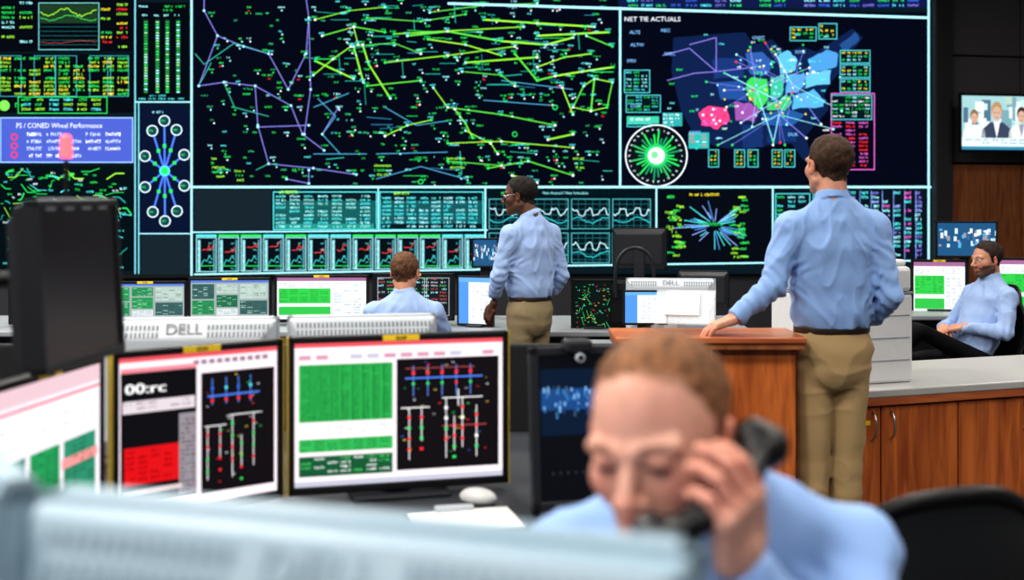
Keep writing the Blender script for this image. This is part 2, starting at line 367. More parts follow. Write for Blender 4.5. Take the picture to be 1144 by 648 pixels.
c.disc(733,174,13,(.02,.55,.15),3.5,24); c.disc(733,174,9.5,(.75,.9,.85),3.6,24); c.disc(731,173,4,(.2,.6,.3),3.7); c.rect(700,130,736,138,(.05,.5,.35),3.2); c.words(704,132,12,3,WH,3.7)
# bottom row
panel(217,212,303,257,(.010,.020,.028)); panel(306,212,420,257,(.004,.012,.018)); panel(424,212,540,256,(.004,.012,.018)); panel(543,212,731,297,(.001,.008,.012)); panel(735,212,861,293,(.002,.004,.008)); panel(865,212,1035,291,(.004,.008,.014)); panel(217,262,541,305,(.002,.006,.010))
c.rect(306,224,420,250,(.01,.10,.10),1.4); c.rect(424,224,540,250,(.01,.09,.10),1.4)
c.table(308,218,418,256,9,7,LC,fill=.9,cs=[LC,CY,(.3,.75,.7)],hfrac=.62); c.frame(305,214,421,257,1,CY); c.words(312,213,10,3.5,YG,4)
c.table(427,220,537,256,8,8,LC,fill=.9,cs=[LC,CY],hfrac=.62); c.frame(424,214,540,257,1,CY); c.words(440,214,8,3.5,YG,4)
c.rect(308,250,418,256,(.02,.25,.22),1.4)
for i in range(13):
    x=219+i*25; c.frame(x,265,x+23,304-(i*.4),1.0,(.3,.65,.7)); c.rect(x,262,x+23,264.5,random.choice((G,CY)),3)
    c.rect(x+2,268,x+5,303-i*.4,(.25,.55,.60),2.1); c.rect(x+19,268,x+21,303-i*.4,(.08,.25,.30),2.1)
    yb=random.uniform(274,284)
    c.path([(x+7+q*1.5,yb+random.uniform(-1.2,1.2)-(5 if q>random.randint(4,8) else 0)) for q in range(9)],.8,(.7,.06,.06),3)
    c.path([(x+6,296),(x+9,290),(x+12,292),(x+15,286),(x+18,290)],.8,(.05,.55,.5),3)
    for q in range(5): c.words(x+2,270+q*7,2,2,LC,3.4); c.words(x+14,271+q*7,3,2,(.1,.5,.5),3.4)
    c.line(x+2,297,x+21,297,.8,G,2.6)
for i in range(4):
    for j in range(2):
        x=546+i*46; y=222+j*38
        c.frame(x,y,x+43,y+34,.9,(.1,.42,.45))
        for q in range(6): c.line(x,y+q*6,x+43,y+q*6,.4,(.03,.22,.25),2); c.line(x+q*8,y,x+q*8,y+34,.4,(.03,.2,.22),2)
        yy=[y+12+(6 if (q//4+i)%2 else 0)+random.uniform(-2,2) for q in range(22)]
        c.path([(x+1+q*1.95,v) for q,v in enumerate(yy)],.9,(.6,.85,.9),3)
        c.path([(x+1+q*1.95,y+24+3*math.sin(q*.35+i*2)+random.uniform(-1,1)) for q in range(22)],.8,(.05,.6,.65),3)
c.rect(600,213,690,217,(.0,.01,.015),3.2); c.text('Net Actual / Net Schedule',606,217,3.2,LC,3.5,1.1); c.words(560,214,8,3.2,G,3.4)
for k in range(42):
    a=random.uniform(0,6.28); r0=random.uniform(4,10); r1=random.uniform(16,36)
    c.line(798+r0*1.3*math.cos(a),252+r0*math.sin(a),798+r1*1.3*math.cos(a),252+r1*.9*math.sin(a),.8,random.choice((CY,(.1,.3,.7),(.3,.4,.9))),2.6)
for k in range(60):
    a=random.uniform(-1,1); c.words(798+random.choice((-48,24))+random.uniform(-8,8),252+34*a,5,2.6,random.choice((G,YG)),3.3)
c.text('Cleveland',780,252,5,G,4); c.words(770,216,18,3,YE,3.4)
c.frame(866,216,905,289,.9,CY); c.frame(908,216,946,289,.9,CY)
c.table(868,219,904,288,14,3,G,cs=[G,CY,LC],fill=.8); c.table(910,219,944,288,14,3,G,cs=[RD,MG,G,LC],fill=.8)
c.table(950,214,1034,288,15,7,CY,cs=[PU,(.3,.4,.9),MG,CY,LC],fill=.8,hfrac=.65)
for q in range(7): c.line(948+q*12.5,213,948+q*12.5,289,1,(.15,.25,.6),2.5)
c.line(733,210,733,297,1.8,B1,4); c.line(863,210,863,292,1.8,B1,4); c.line(542,210,542,300,1.8,B1,4); c.line(422.5,210,422.5,258,1.4,B1,4)
c.line(217,306.5,541,301,1.8,B1,4); c.line(543,298,1036,291,1.8,B1,4)
c.build('display_content',board,M_wallscr,vw)

# ------------------------------------------------------------------ monitor contents (local canvas W x H)
def m_main(k,W,H):
    k.rect(0,0,W,H,(.86,.76,.80),1); k.rect(0,0,W,H*.03,(.75,.1,.12),2); k.rect(0,H*.03,W,H*.07,(.85,.8,.85),2)
    for i in range(12): k.rect(W*(.02+i*.08),H*.085,W*(.02+i*.08+.055),H*.115,random.choice(((.6,.3,.4),(.9,.9,.9),(.5,.5,.6))),2)
    k.rect(W*.02,H*.15,W*.46,H*.55,(.035,.40,.09),2)
    for r_ in range(20): k.line(W*.03,H*(.165+r_*.019),W*.455,H*(.165+r_*.019),.55,(.012,.20,.04),2.4)
    k.table(W*.03,H*.16,W*.46,H*.55,20,9,(.0,.09,.02),3,fill=.9,hfrac=.55)
    for q in range(8): k.line(W*(.07+q*.05),H*.15,W*(.07+q*.05),H*.55,.9,(.01,.16,.04),2.5)
    k.rect(W*.02,H*.57,W*.46,H*.66,(.85,.83,.85),2); k.table(W*.03,H*.58,W*.45,H*.65,3,8,(.3,.3,.35),3)
    k.rect(W*.02,H*.67,W*.46,H*.76,(.04,.42,.10),2); k.table(W*.03,H*.68,W*.46,H*.76,4,7,(.0,.09,.02),3,fill=.9)
    k.rect(W*.02,H*.79,W*.46,H*.93,(.01,.10,.04),2); k.table(W*.03,H*.80,W*.46,H*.92,4,7,(.1,.7,.15),3,cs=[(.1,.7,.15),(.9,.9,.9)])
    k.rect(W*.48,H*.13,W*.98,H*.92,(.008,.006,.008),2)
    k.line(W*.52,H*.27,W*.90,H*.27,1.6,(.1,.25,.9),3); k.line(W*.52,H*.20,W*.86,H*.20,.8,(.5,.1,.1),3)
    for x in(.56,.63,.70,.77,.84): k.line(W*x,H*.18,W*x,H*.40,.9,(.15,.3,.8),3); k.rect(W*x-2,H*.22,W*x+2,H*.245,RD,3.5); k.disc(W*x,H*.31,1.8,random.choice((RD,G)),3.5)
    for x,ya,yb in((.54,.48,.85),(.60,.48,.72),(.72,.42,.85),(.76,.55,.8),(.80,.42,.78),(.87,.48,.85)):
        k.line(W*x,H*ya,W*x,H*yb,1.2,(.8,.8,.8),3)
        for q in range(4): k.rect(W*x-2,H*(ya+.06+q*.075),W*x+2,H*(ya+.08+q*.075),random.choice((RD,G,(.9,.9,.9),RD)),3.5)
    k.line(W*.5,H*.48,W*.64,H*.48,1.4,(.8,.8,.8),3); k.line(W*.70,H*.42,W*.9,H*.42,1.4,(.8,.8,.8),3); k.line(W*.78,H*.36,W*.78,H*.48,1.4,(.8,.8,.8),3); k.line(W*.7,H*.62,W*.92,H*.62,1,(.5,.1,.1),3)
    for q in range(40): k.words(W*random.uniform(.49,.92),H*random.uniform(.14,.88),3,1.8,random.choice((RD,G,YE,WH,BL)),3.5)
    k.rect(0,H*.965,W,H,(.5,.5,.6),2)
def m_split(k,W,H):
    k.rect(0,0,W,H,(.84,.74,.79),1); k.rect(0,0,W,H*.03,(.7,.1,.12),2)
    for i in range(10): k.rect(W*(.45+i*.05),H*.05,W*(.45+i*.05+.035),H*.08,(.3,.2,.25),2)
    k.rect(W*.01,H*.07,W*.47,H*.10,(.75,.25,.3),2.2)
    k.rect(W*.01,H*.10,W*.47,H*.93,(.006,.006,.008),2)
    for q in range(3): k.text('00:rc',W*.03+q*.7,H*.235,H*.072,(.9,.9,.9),3+q*.1,1.4)
    k.rect(W*.02,H*.28,W*.46,H*.36,(.65,.58,.62),3); k.table(W*.03,H*.29,W*.45,H*.35,2,6,(.2,.1,.12),3.2)
    k.rect(W*.03,H*.58,W*.36,H*.82,(.62,.008,.012),3); k.table(W*.04,H*.60,W*.34,H*.81,6,4,(.25,0,0),3.5)
    k.rect(W*.02,H*.85,W*.38,H*.88,(.6,.5,.5),3)
    k.rect(W*.36,H*.39,W*.47,H*.92,(.28,.25,.28),2.6); k.table(W*.37,H*.40,W*.47,H*.92,18,3,(.02,.02,.02),2.8)
    k.rect(W*.50,H*.14,W*.98,H*.94,(.008,.006,.008),2)
    k.line(W*.54,H*.30,W*.88,H*.30,1.8,(.1,.25,.9),3)
    for x in(.57,.66,.74,.82): k.line(W*x,H*.18,W*x,H*.36,1,(.1,.3,.9),3); k.disc(W*x,H*.25,2,random.choice((BL,CY)),3.5); k.disc(W*x,H*.33,2.2,RD,3.5)
    for x,ya,yb in((.54,.50,.86),(.62,.50,.72),(.70,.44,.86),(.76,.58,.8),(.84,.44,.8)): k.line(W*x,H*ya,W*x,H*yb,1.2,(.8,.8,.8),3); [k.disc(W*x,H*(ya+.06+q*.08),1.8,random.choice((RD,G)),3.5) for q in range(4)]
    k.line(W*.52,H*.50,W*.66,H*.50,1.3,(.8,.8,.8),3); k.line(W*.68,H*.44,W*.88,H*.44,1.3,(.8,.8,.8),3)
    for q in range(30): k.words(W*random.uniform(.52,.9),H*random.uniform(.15,.9),3,1.8,random.choice((RD,G,YE,WH)),3.6)
def m_green(k,W,H):
    k.rect(0,0,W,H,(.32,.38,.38),1); k.rect(0,0,W,H*.06,(.1,.2,.6),2)
    for (a,b,cc,d) in((.02,.10,.30,.50),(.33,.10,.60,.36),(.33,.40,.60,.72),(.63,.10,.98,.5),(.63,.55,.98,.92),(.02,.54,.30,.92)):
        col=random.choice(((.03,.26,.10),(.03,.30,.1),(.02,.16,.08),(.42,.52,.48),(.05,.12,.12)))
        k.rect(W*a,H*b,W*cc,H*d,col,2); k.table(W*a+1,H*b+1,W*cc,H*d,7,4,(.01,.10,.04),3,cs=[(.01,.08,.04),(.5,.75,.6)])
    k.rect(W*.33,H*.76,W*.60,H*.95,(.6,.65,.65),2); k.table(W*.34,H*.78,W*.6,H*.94,4,3,(.2,.3,.4),3)
def m_green2(k,W,H):
    k.rect(0,0,W,H,(.8,.85,.85),1); k.rect(0,0,W,H*.08,(.35,.15,.3),2)
    k.rect(W*.02,H*.26,W*.6,H*.62,(.04,.55,.08),2); k.rect(W*.02,H*.7,W*.6,H*.9,(.04,.5,.08),2); k.table(W*.03,H*.28,W*.6,H*.6,7,5,(.01,.2,.03),3)
    k.table(W*.03,H*.12,W*.95,H*.24,3,9,(.3,.1,.4),3,cs=[(.3,.1,.4),(.05,.4,.1)]); k.table(W*.64,H*.3,W*.97,H*.9,9,3,(.2,.3,.5),3)
def m_darktab(k,W,H):
    k.rect(0,0,W,H,(.01,.015,.02),1); k.table(W*.04,H*.05,W*.96,H*.95,11,8,G,3,cs=[(.5,.5,.55),(.1,.5,.15),(.5,.1,.1),LC],fill=.8)
    for q in range(3): k.frame(W*(.03+q*.32),H*.04,W*(.33+q*.32),H*.96,.8,(.4,.4,.45))
def m_map(k,W,H):
    k.rect(0,0,W,H,(.004,.01,.008),1)
    for q in range(70): k.words(W*random.uniform(.05,.9),H*random.uniform(.05,.95),3,1.6,random.choice((G,(.7,.5,.1),(.5,.05,.05),CY)),3)
    for q in range(20): x,y=W*random.uniform(.1,.9),H*random.uniform(.1,.9); k.line(x,y,x+random.uniform(-12,12),y+random.uniform(-12,12),.8,(.05,.4,.15))
def m_page(k,W,H):
    k.rect(0,0,W,H,(.8,.86,.88),1); k.rect(0,0,W,H*.1,(.15,.4,.8),2); k.rect(W*.0,H*.1,W*.3,H,(.10,.30,.75),2); k.table(W*.4,H*.2,W*.95,H*.9,9,4,(.35,.4,.5),3,fill=.6)
def m_news(k,W,H):
    k.rect(0,0,W,H,(.35,.58,.60),1)
    r=random.Random(3)
    for q in range(34):
        x,y=r.uniform(0,.9)*W,r.uniform(0,.6)*H; cc=r.choice(((.55,.72,.70),(.20,.36,.42),(.75,.85,.82),(.10,.18,.26),(.45,.6,.5)))
        k.rect(x,y,min(W,x+r.uniform(.03,.12)*W),min(H*.78,y+r.uniform(.1,.4)*H),cc,1.4+q*.01)
    def person(x,y,s,suit,shirt,hr):
        X=W*x; U=H*s
        k.poly([(X-U*.24,H*.8),(X-U*.22,H*y+U*.24),(X-U*.10,H*y+U*.14),(X+U*.10,H*y+U*.14),(X+U*.22,H*y+U*.24),(X+U*.24,H*.8)],suit,2.0)
        k.poly([(X-U*.05,H*y+U*.14),(X+U*.05,H*y+U*.14),(X,H*y+U*.36)],shirt,2.05)
        k.poly([(X+U*.085*math.cos(a),H*y-U*.03+U*.115*math.sin(a)) for a in np.linspace(0,6.28,18)[:-1]],hr,2.1)
        k.poly([(X+U*.07*math.cos(a),H*y+U*.02+U*.10*math.sin(a)) for a in np.linspace(0,6.28,18)[:-1]],(.62,.40,.30),2.2)
        k.rect(X-U*.04,H*y-U*.0,X-U*.015,H*y+U*.012,(.15,.08,.06),2.3); k.rect(X+U*.015,H*y,X+U*.04,H*y+U*.012,(.15,.08,.06),2.3); k.rect(X-U*.025,H*y+U*.07,X+U*.025,H*y+U*.08,(.4,.12,.1),2.3)
    person(.42,.30,1.35,(.05,.07,.12),(.8,.8,.85),(.45,.28,.12)); person(.15,.40,1.0,(.70,.74,.76),(.8,.8,.8),(.25,.15,.08)); person(.72,.36,1.15,(.75,.78,.8),(.3,.3,.4),(.06,.04,.03))
    k.rect(0,H*.78,W,H*.94,(.70,.82,.80),2.6); k.table(W*.04,H*.8,W*.9,H*.92,2,8,(.1,.2,.4),3); k.rect(0,H*.94,W,H,(.05,.25,.4),2.7)
def m_city(k,W,H):
    k.rect(0,0,W,H,(.004,.005,.008),1); x0,x1,y0,y1=W*.02,W*.98,H*.09,H*.55
    k.rect(x0,y0,x1,y1,(.004,.014,.035),1.3); k.rect(x0,y0+(y1-y0)*.30,x1,y0+(y1-y0)*.62,(.015,.07,.22),1.5)
    for q in range(70):
        x=x0+(x1-x0)*.97*random.random(); y=y0+(y1-y0)*random.uniform(.25,.65); k.rect(x,y,x+W*.022,y+H*random.uniform(.01,.05),random.choice(((.05,.22,.5),(.25,.5,.8),(.02,.06,.16),(.1,.15,.2))),2)
    for q in range(7): k.rect(W*(.15+q*.1),H*.80,W*(.15+q*.1)+2,H*.82,(.04,.05,.06),2)
def m_cityb(k,W,H):
    k.rect(0,0,W,H,(.02,.1,.22),1)
    for q in range(50): x=W*random.random(); y=random.uniform(.15,.7); k.rect(x,H*y,min(W,x+W*.05),H*(y+random.uniform(.05,.2)),random.choice(((.1,.4,.7),(.6,.8,.9),(.05,.15,.3),(.7,.7,.7),(.3,.3,.35))),2+q*.01)
def m_red(k,W,H):
    k.rect(0,0,W,H,(.80,.74,.80),1); k.rect(0,0,W,H*.1,(.7,.5,.55),2); k.line(0,H*.13,W,H*.13,2,(.7,.05,.1),3)
    for a,b in((.05,.30),(.34,.60),(.64,.95)):
        k.rect(W*a,H*.40,W*b,H*.86,random.choice(((.02,.30,.10),(.02,.20,.12),(.03,.25,.15))),2); k.table(W*a,H*.41,W*b,H*.85,14,4,(.01,.07,.03),3)
        k.rect(W*a,H*.2,W*b,H*.36,(.85,.85,.88),2); k.table(W*a,H*.22,W*b,H*.35,4,5,(.4,.2,.5),3)
    k.rect(W*.62,H*.5,W*.97,H*.56,(.8,.3,.3),2.6)

def ftext(name,s,size,loc,rot,mat,parent):
    cu=bpy.data.curves.new(name,'FONT'); cu.body=s; cu.size=size; cu.extrude=.001; cu.align_x='CENTER'; cu.align_y='CENTER'
    o=bpy.data.objects.new(name,cu); COL.objects.link(o); o.location=loc; o.rotation_euler=rot; cu.materials.append(mat); o.parent=parent
    return o
def monitor(name,cx,cy,zb,zt,w,yaw,desk,content,bez=None,back=None,tag=False,tilt=0,bw_=.022,logo=False,vents=False,stand=True,Wc=240,rim=.03,tape=False,foot=True):
    bez=bez or M_black; back=back or M_dark
    zc=(zb+zt)/2; h=zt-zb
    R=empty(name,(cx,cy,desk if stand else 0),yaw)
    z0=zc-(desk if stand else 0)
    hd=bpy.data.objects.new('head',None); COL.objects.link(hd); hd.parent=R; hd.location=(0,0,z0); hd.rotation_euler=(math.radians(tilt),0,0); hd.empty_display_size=.05
    W2,H2=w/2,h/2
    box('bezel_top',-W2,W2,-rim/2,rim/2,H2-bw_,H2,bez,hd,.004); box('bezel_bottom',-W2,W2,-rim/2,rim/2,-H2,-H2+bw_*1.2,bez,hd,.004)
    box('bezel_left',-W2,-W2+bw_,-rim/2,rim/2,-H2,H2,bez,hd,.004); box('bezel_right',W2-bw_,W2,-rim/2,rim/2,-H2,H2,bez,hd,.004)
    box('glass',-W2+.01,W2-.01,-rim/2+.006,rim/2-.002,-H2+.01,H2-.01,M_black if content else M_darkglass,hd,0)
    if tape:
        for a0,a1 in((-W2-.001,-W2+.0022),(W2-.0022,W2+.001)): box('edge_tape',a0,a1,-rim/2-.001,rim/2,-H2,H2,M_tape,hd,0)
    a,b_=W2-.006,H2-.006; a2,b2=W2*.82,H2*.72; y1,y2,y3=rim/2-.002,rim/2+.018,rim/2+.05
    V=[];Fc=[]
    for (aa,bb,yy) in((a,b_,y1),(a*.985,b_*.98,y2),(a2,b2,y3)):
        V+=[(-aa,yy,-bb),(aa,yy,-bb),(aa,yy,bb),(-aa,yy,bb)]
    for r in(0,4):
        for i in range(4): Fc.append((r+i,r+(i+1)%4,r+4+(i+1)%4,r+4+i))
    Fc.append((8,9,10,11)); Fc.append((3,2,1,0))
    bev(mesh('rear_shell',V,Fc,back,hd),.006,3)
    fg=back is M_fgsilver
    if vents:
        VV=[];FF=[]
        n=int(w/.014)
        for row in range(2):
            for i in range(n):
                x=-W2*.9+i*(W2*1.8/n); f=.22+row*.42
                if abs(x)<.07 and logo: continue
                zA=b_*.98+(b2-b_*.98)*f; yA=y2+(y3-y2)*f; zB=b_*.98+(b2-b_*.98)*(f+.3); yB=y2+(y3-y2)*(f+.3)
                k0=len(VV); VV+=[(x,yA+.002,zA+.001),(x+.006,yA+.002,zA+.001),(x+.006,yB+.002,zB+.001),(x,yB+.002,zB+.001)]; FF.append((k0,k0+1,k0+2,k0+3))
        mesh('vents',VV,FF,M_vent2 if fg else M_vent,hd)
    if logo: ftext('logo','DELL',logo,(0,(y2+y3)/2+.004,(b_+b2)/2),(math.radians(68),0,math.pi),M_logo2 if fg else M_logo,hd)
    if content:
        Wd=Wc; Hd=Wc*(h-2.2*bw_)/(w-2*bw_); k=Canvas(); content(k,Wd,Hd)
        sw=w-2*bw_; sh=h-2.2*bw_
        k.build('screen',lambda x,y,l:(-sw/2+x/Wd*sw,-rim/2+.0055-l*.0004,H2-bw_-y/Hd*sh),M_scr,hd)
    if tag:
        lw=min(.05,w*.11); lx=0
        box('label',lx-lw,lx+lw,-rim/2-.002,-rim/2+.001,H2-bw_*.9,H2-.001,M_yellow,hd,0); ftext('label_text','0144',.014,(lx,-rim/2-.0025,H2-bw_/2),(math.pi/2,0,0),M_black,hd)
    if stand:
        box('neck',-.035,.035,rim/2+.03,rim/2+.065,.01,z0+.02,back,R,.006)
        if foot: box('foot',-w*.22,w*.22,-.05,.14,0,.014,back,R,.006)
    return R

# ------------------------------------------------------------------ desks
def desk(name,x0,x1,y0,y1,z,mat,yaw=0,origin=None,panelmat=None):
    R=empty(name,origin or (0,0,0),yaw)
    box('top',x0,x1,y0,y1,z-.035,z,mat,R,.008)
    pm=panelmat or M_desk
    box('end_left',x0+.04,x0+.07,y0+.08,y1-.05,0,z-.035,pm,R); box('end_right',x1-.07,x1-.04,y0+.08,y1-.05,0,z-.035,pm,R)
    box('modesty',x0+.07,x1-.07,(y0+y1)/2+.05,(y0+y1)/2+.08,.12,z-.035,pm,R)
    return R
desk('operator_desk',-2.3,.42,2.72,4.35,.78,M_desk)
dp=empty('desk_partition',(0,0,0)); box('screen_panel',-2.3,.40,4.40,4.45,.05,1.075,M_part,dp,.01); box('foot_left',-2.25,-2.19,4.37,4.52,0,.05,M_black,dp); box('foot_right',.30,.36,4.37,4.52,0,.05,M_black,dp)
desk('console_desk',-3.6,1.5,7.72,8.75,.76,M_grey)
desk('console_desk',2.3,4.6,8.75,9.6,.76,M_grey)
desk('foreground_desk',-1.1,.42,.62,1.26,.76,M_grey)
desk('side_desk',.35,1.30,6.2,6.95,.80,M_grey)

# ------------------------------------------------------------------ monitors
def mon_ab(name,A,B,zb,zt,content,**k):
    (ax,ay),(bx,by)=A,B; w=math.hypot(bx-ax,by-ay); yaw=math.degrees(math.atan2(by-ay,bx-ax))
    return monitor(name,(ax+bx)/2,(ay+by)/2,zb,zt,w,yaw,k.pop('desk',.78),content,**k)
mon_ab('computer_monitor',(-1.05,2.46),(-.985,2.99),.80,1.22,m_red,tag=True,Wc=200,bw_=.018)
mon_ab('computer_monitor',(-.975,3.04),(-.612,3.325),.80,1.22,m_split,tag=True,Wc=200,tape=True,bw_=.018)
mon_ab('computer_monitor',(-.598,3.335),(-.012,3.50),.80,1.222,m_main,tag=True,tape=True,bw_=.018)
mon_ab('computer_monitor',(-.72,3.88),(-1.28,3.82),.80,1.225,m_green,back=M_silver,bez=M_silver,vents=True,logo=.05,Wc=150)
mon_ab('computer_monitor',(-.24,3.98),(-.70,3.90),.80,1.225,m_green,back=M_silver,bez=M_silver,vents=True,Wc=150)
mon_ab('computer_monitor',(.140,.90),(-.400,1.075),.92,1.35,m_page,back=M_fgsilver,bez=M_fgsilver,vents=True,logo=.045,desk=.76,Wc=150)
mon_ab('computer_monitor',(-.425,1.09),(-.70,1.50),.92,1.35,m_page,back=M_fgsilver,bez=M_fgsilver,vents=True,desk=.76,Wc=150,foot=False,stand=True)
pm_=mon_ab('pole_monitor',(-.895,2.34),(-.860,2.72),1.26,1.592,None,bez=M_dark,back=M_dark,tilt=-3,bw_=.016,stand=False)
cyl('arm',(0,.06,1.43),(0,.40,1.43),.016,.016,M_black,pm_); cyl('post',(0,.40,.78),(0,.40,1.55),.02,.02,M_black,pm_); cyl('post_base',(0,.40,.78),(0,.40,.80),.07,.07,M_black,pm_)
for q in range(4): box('top_slot_%d'%q,-.14+q*.08,-.10+q*.08,-.002,.016,1.572,1.594,M_silver,pm_,0)
def bmon(name,px0,px1,py0,py1,Y,content,yaw=0,desk_=.76,**k):
    s=F/Y; x0=(px0-572)/s; x1=(px1-572)/s
    return monitor(name,(x0+x1)/2,Y,HC+(HZ-py1)/s,HC+(HZ-py0)/s,(x1-x0)/math.cos(math.radians(yaw)),yaw,desk_,content,**k)
bmon('computer_monitor',12,112,316,362,8.05,m_darktab,yaw=6,Wc=90,bw_=.018)
bmon('computer_monitor',117,208,314,359,8.1,m_green,yaw=6,tag=True,Wc=90,bw_=.018)
bmon('computer_monitor',211,303,310,358,8.15,m_green,yaw=4,tag=True,Wc=90,bw_=.018)
bmon('computer_monitor',307,412,307,360,8.1,m_green2,yaw=2,tag=True,Wc=90,bw_=.018)
bmon('computer_monitor',416,508,305,358,8.1,m_darktab,yaw=-3,tag=True,Wc=90,bw_=.018)
bmon('computer_monitor',511,552,308,364,8.0,m_page,yaw=-20,Wc=60,bw_=.012)
bmon('computer_monitor',638,688,312,372,7.9,m_map,yaw=-6,Wc=60,bw_=.014)
bmon('small_television',527,557,266,299,8.55,m_cityb,yaw=0,Wc=50,bw_=.012)
bmon('laptop_display',696,746,324,363,6.45,m_page,yaw=0,Wc=60,bw_=.01,desk_=.80)
mon_ab('computer_monitor',(1.10,6.76),(.62,6.82),.86,1.150,m_green,back=M_silver,bez=M_silver,vents=True,logo=.04,desk=.80,Wc=100)
mon_ab('computer_monitor',(1.04,8.40),(.68,8.46),1.10,1.38,m_page,desk=.76,Wc=80)
mon_ab('computer_monitor',(1.44,8.30),(1.10,8.36),.86,1.10,m_page,desk=.76,Wc=80)
bmon('computer_monitor',1019,1079,290,354,9.1,m_green2,yaw=-8,tag=True,Wc=80,bw_=.018)
bmon('computer_monitor',1114,1190,288,352,9.1,m_green2,yaw=-8,tag=True,Wc=80,bw_=.018)
bmon('small_television',1046,1113,247,288,9.35,m_cityb,yaw=-5,Wc=90,bw_=.014)
tvs=sdist(1057)
tv=empty('wall_television',(0,14,0),12)
tvb=monitor('screen_unit',0,0,0,.70,1.15,0,0,m_news,stand=False,bw_=.03,Wc=200)
tvb.parent=tv; tvb.location=(tvs+.50,-.40,2.10)
box('wall_bracket',tvs+.40,tvs+.60,-.36,-.0,2.35,2.55,M_dark,tv)
vp=mon_ab('video_phone',(.045,3.16),(.285,3.22),.80,1.215,m_city,tilt=-5,bw_=.024,Wc=110,back=M_dark,bez=M_dark)
box('camera_pod',-.035,.035,-.03,.03,.42,.455,M_dark,vp,.01); cyl('camera_lens',(0,-.036,.41),(0,-.02,.41),.012,.012,M_silver,vp); cyl('camera_glass',(0,-.038,.41),(0,-.034,.41),.007,.007,M_black,vp)
box('keypad_base',-.11,.11,-.08,.04,0,.03,M_dark,vp,.01)
bk=empty('red_beacon_light',(-1.085,3.05,.78))
cyl('pole',(0,0,0),(0,0,.905),.006,.006,M_black,bk,10); cyl('base',(0,0,0),(0,0,.02),.03,.03,M_black,bk); cyl('lens',(0,0,.91),(0,0,.960),.015,.013,M_red,bk); cyl('cap',(0,0,.960),(0,0,.968),.014,.007,M_red,bk)

# ------------------------------------------------------------------ desk clutter
cb=empty('clipboard',(-.13,3.14,.782),14)
box('board',-.13,.15,-.12,.09,0,.006,M_dark,cb,.002); box('paper',-.12,.14,-.11,.08,.006,.010,M_paper,cb,0); box('clip',-.05,.05,.065,.09,.010,.022,M_silver,cb,.003)
pp=empty('paper_sheet',(-.34,3.04,.782),-8); box('sheet',-.10,.08,-.09,.08,0,.003,M_paper,pp,0)
kb=empty('computer_keyboard',(-.66,2.94,.782),16)
box('case',-.22,.22,-.07,.07,0,.018,M_dark,kb,.006)
VV=[];FF=[]
for r in range(5):
    for i in range(17):
        x=-.205+i*.0243;y=-.058+r*.0235;k0=len(VV)
        VV+=[(x,y,.018),(x+.02,y,.018),(x+.02,y+.019,.018),(x,y+.019,.018),(x+.002,y+.002,.025),(x+.018,y+.002,.025),(x+.018,y+.017,.025),(x+.002,y+.017,.025)]
        FF+=[(k0,k0+1,k0+5,k0+4),(k0+1,k0+2,k0+6,k0+5),(k0+2,k0+3,k0+7,k0+6),(k0+3,k0,k0+4,k0+7),(k0+4,k0+5,k0+6,k0+7)]
mesh('keys',VV,FF,M_dark,kb)
ms=empty('computer_mouse',(-.09,3.34,.782),60)

# ------------------------------------------------------------------ counters on the right
hc=empty('wooden_counter',(0,0,0),0)
box('top',.40,1.14,4.84,5.20,1.025,1.05,M_woodtop,hc,.006); box('edge_band',.405,1.135,4.85,5.19,1.0,1.025,M_wooddk,hc,.003)
box('front_panel',.44,.78,4.90,4.93,.0,1.0,M_wood,hc,.004); box('front_panel_2',.785,1.11,4.90,4.93,.0,1.0,M_wood,hc,.004)
box('side_panel',1.08,1.11,4.93,5.17,0,1.0,M_wood,hc); box('side_panel_2',.44,.47,4.93,5.17,0,1.0,M_wood,hc)
lc=empty('cabinet_counter',(1.22,5.27,0),20)
box('top',-.02,2.5,0,.75,.725,.76,M_top,lc,.006); box('top_band',-.015,2.49,.004,.74,.69,.725,M_woodtop,lc,.003)
box('carcass',.0,2.47,.05,.72,.08,.69,M_wood,lc,.002); box('plinth',.02,2.45,.09,.7,0,.08,M_black,lc,0)
for i in range(6):
    x=.01+i*.41; box('door_leaf_%d'%i,x,x+.402,.028,.05,.10,.68,M_wood,lc,.003)
    hx=x+.36 if i%2==0 else x+.045
    tube('handle_%d'%i,[(hx,.028,.66),(hx,.0,.645),(hx,-.005,.60),(hx,.0,.555),(hx,.028,.54)],.005,M_metal,lc)
box('yellow_label',.30,.36,.0255,.028,.605,.625,M_yellow,lc,0)
pr=empty('office_printer',(1.51,5.74,.76),20)
box('body',-.24,.24,-.20,.22,0,.40,M_white,pr,.015); box('scanner_lid',-.235,.235,-.20,.22,.405,.52,M_white,pr,.02); box('lid_top',-.22,.22,-.18,.20,.52,.55,M_white,pr,.012)
box('seam',-.242,.242,-.202,.2,.398,.406,M_grey,pr,0)
for q in range(3): box('drawer_line_%d'%q,-.23,.22,-.2025,-.199,.10+q*.1,.104+q*.1,M_grey,pr,0)
ah=empty('document_holder',(.70,5.06,1.05),-10)
box('slope',-.26,.26,-.16,.16,-.003,.003,M_clear,ah,.002,rot=(math.radians(24),0,0),loc=(0,0,.11)); box('foot_left',-.26,-.254,-.15,.15,0,.16,M_clear,ah,0); box('foot_right',.254,.26,-.15,.15,0,.16,M_clear,ah,0)
ah.scale=(.46,.7,.9)
box('papers',-.18,.12,-.10,.12,.004,.010,M_paper,ah,0,rot=(math.radians(24),0,0),loc=(0,0,.115))
hs=empty('equipment_bag',(.78,7.92,.76),0)
box('body',-.17,.17,-.08,.10,0,.30,M_blackcloth,hs,.05); tube('strap',[(-.13,-.09,.20),(-.15,-.10,.40),(-.06,-.10,.52),(.06,-.10,.50),(.11,-.10,.40),(.11,-.09,.22)],.012,M_dark,hs)

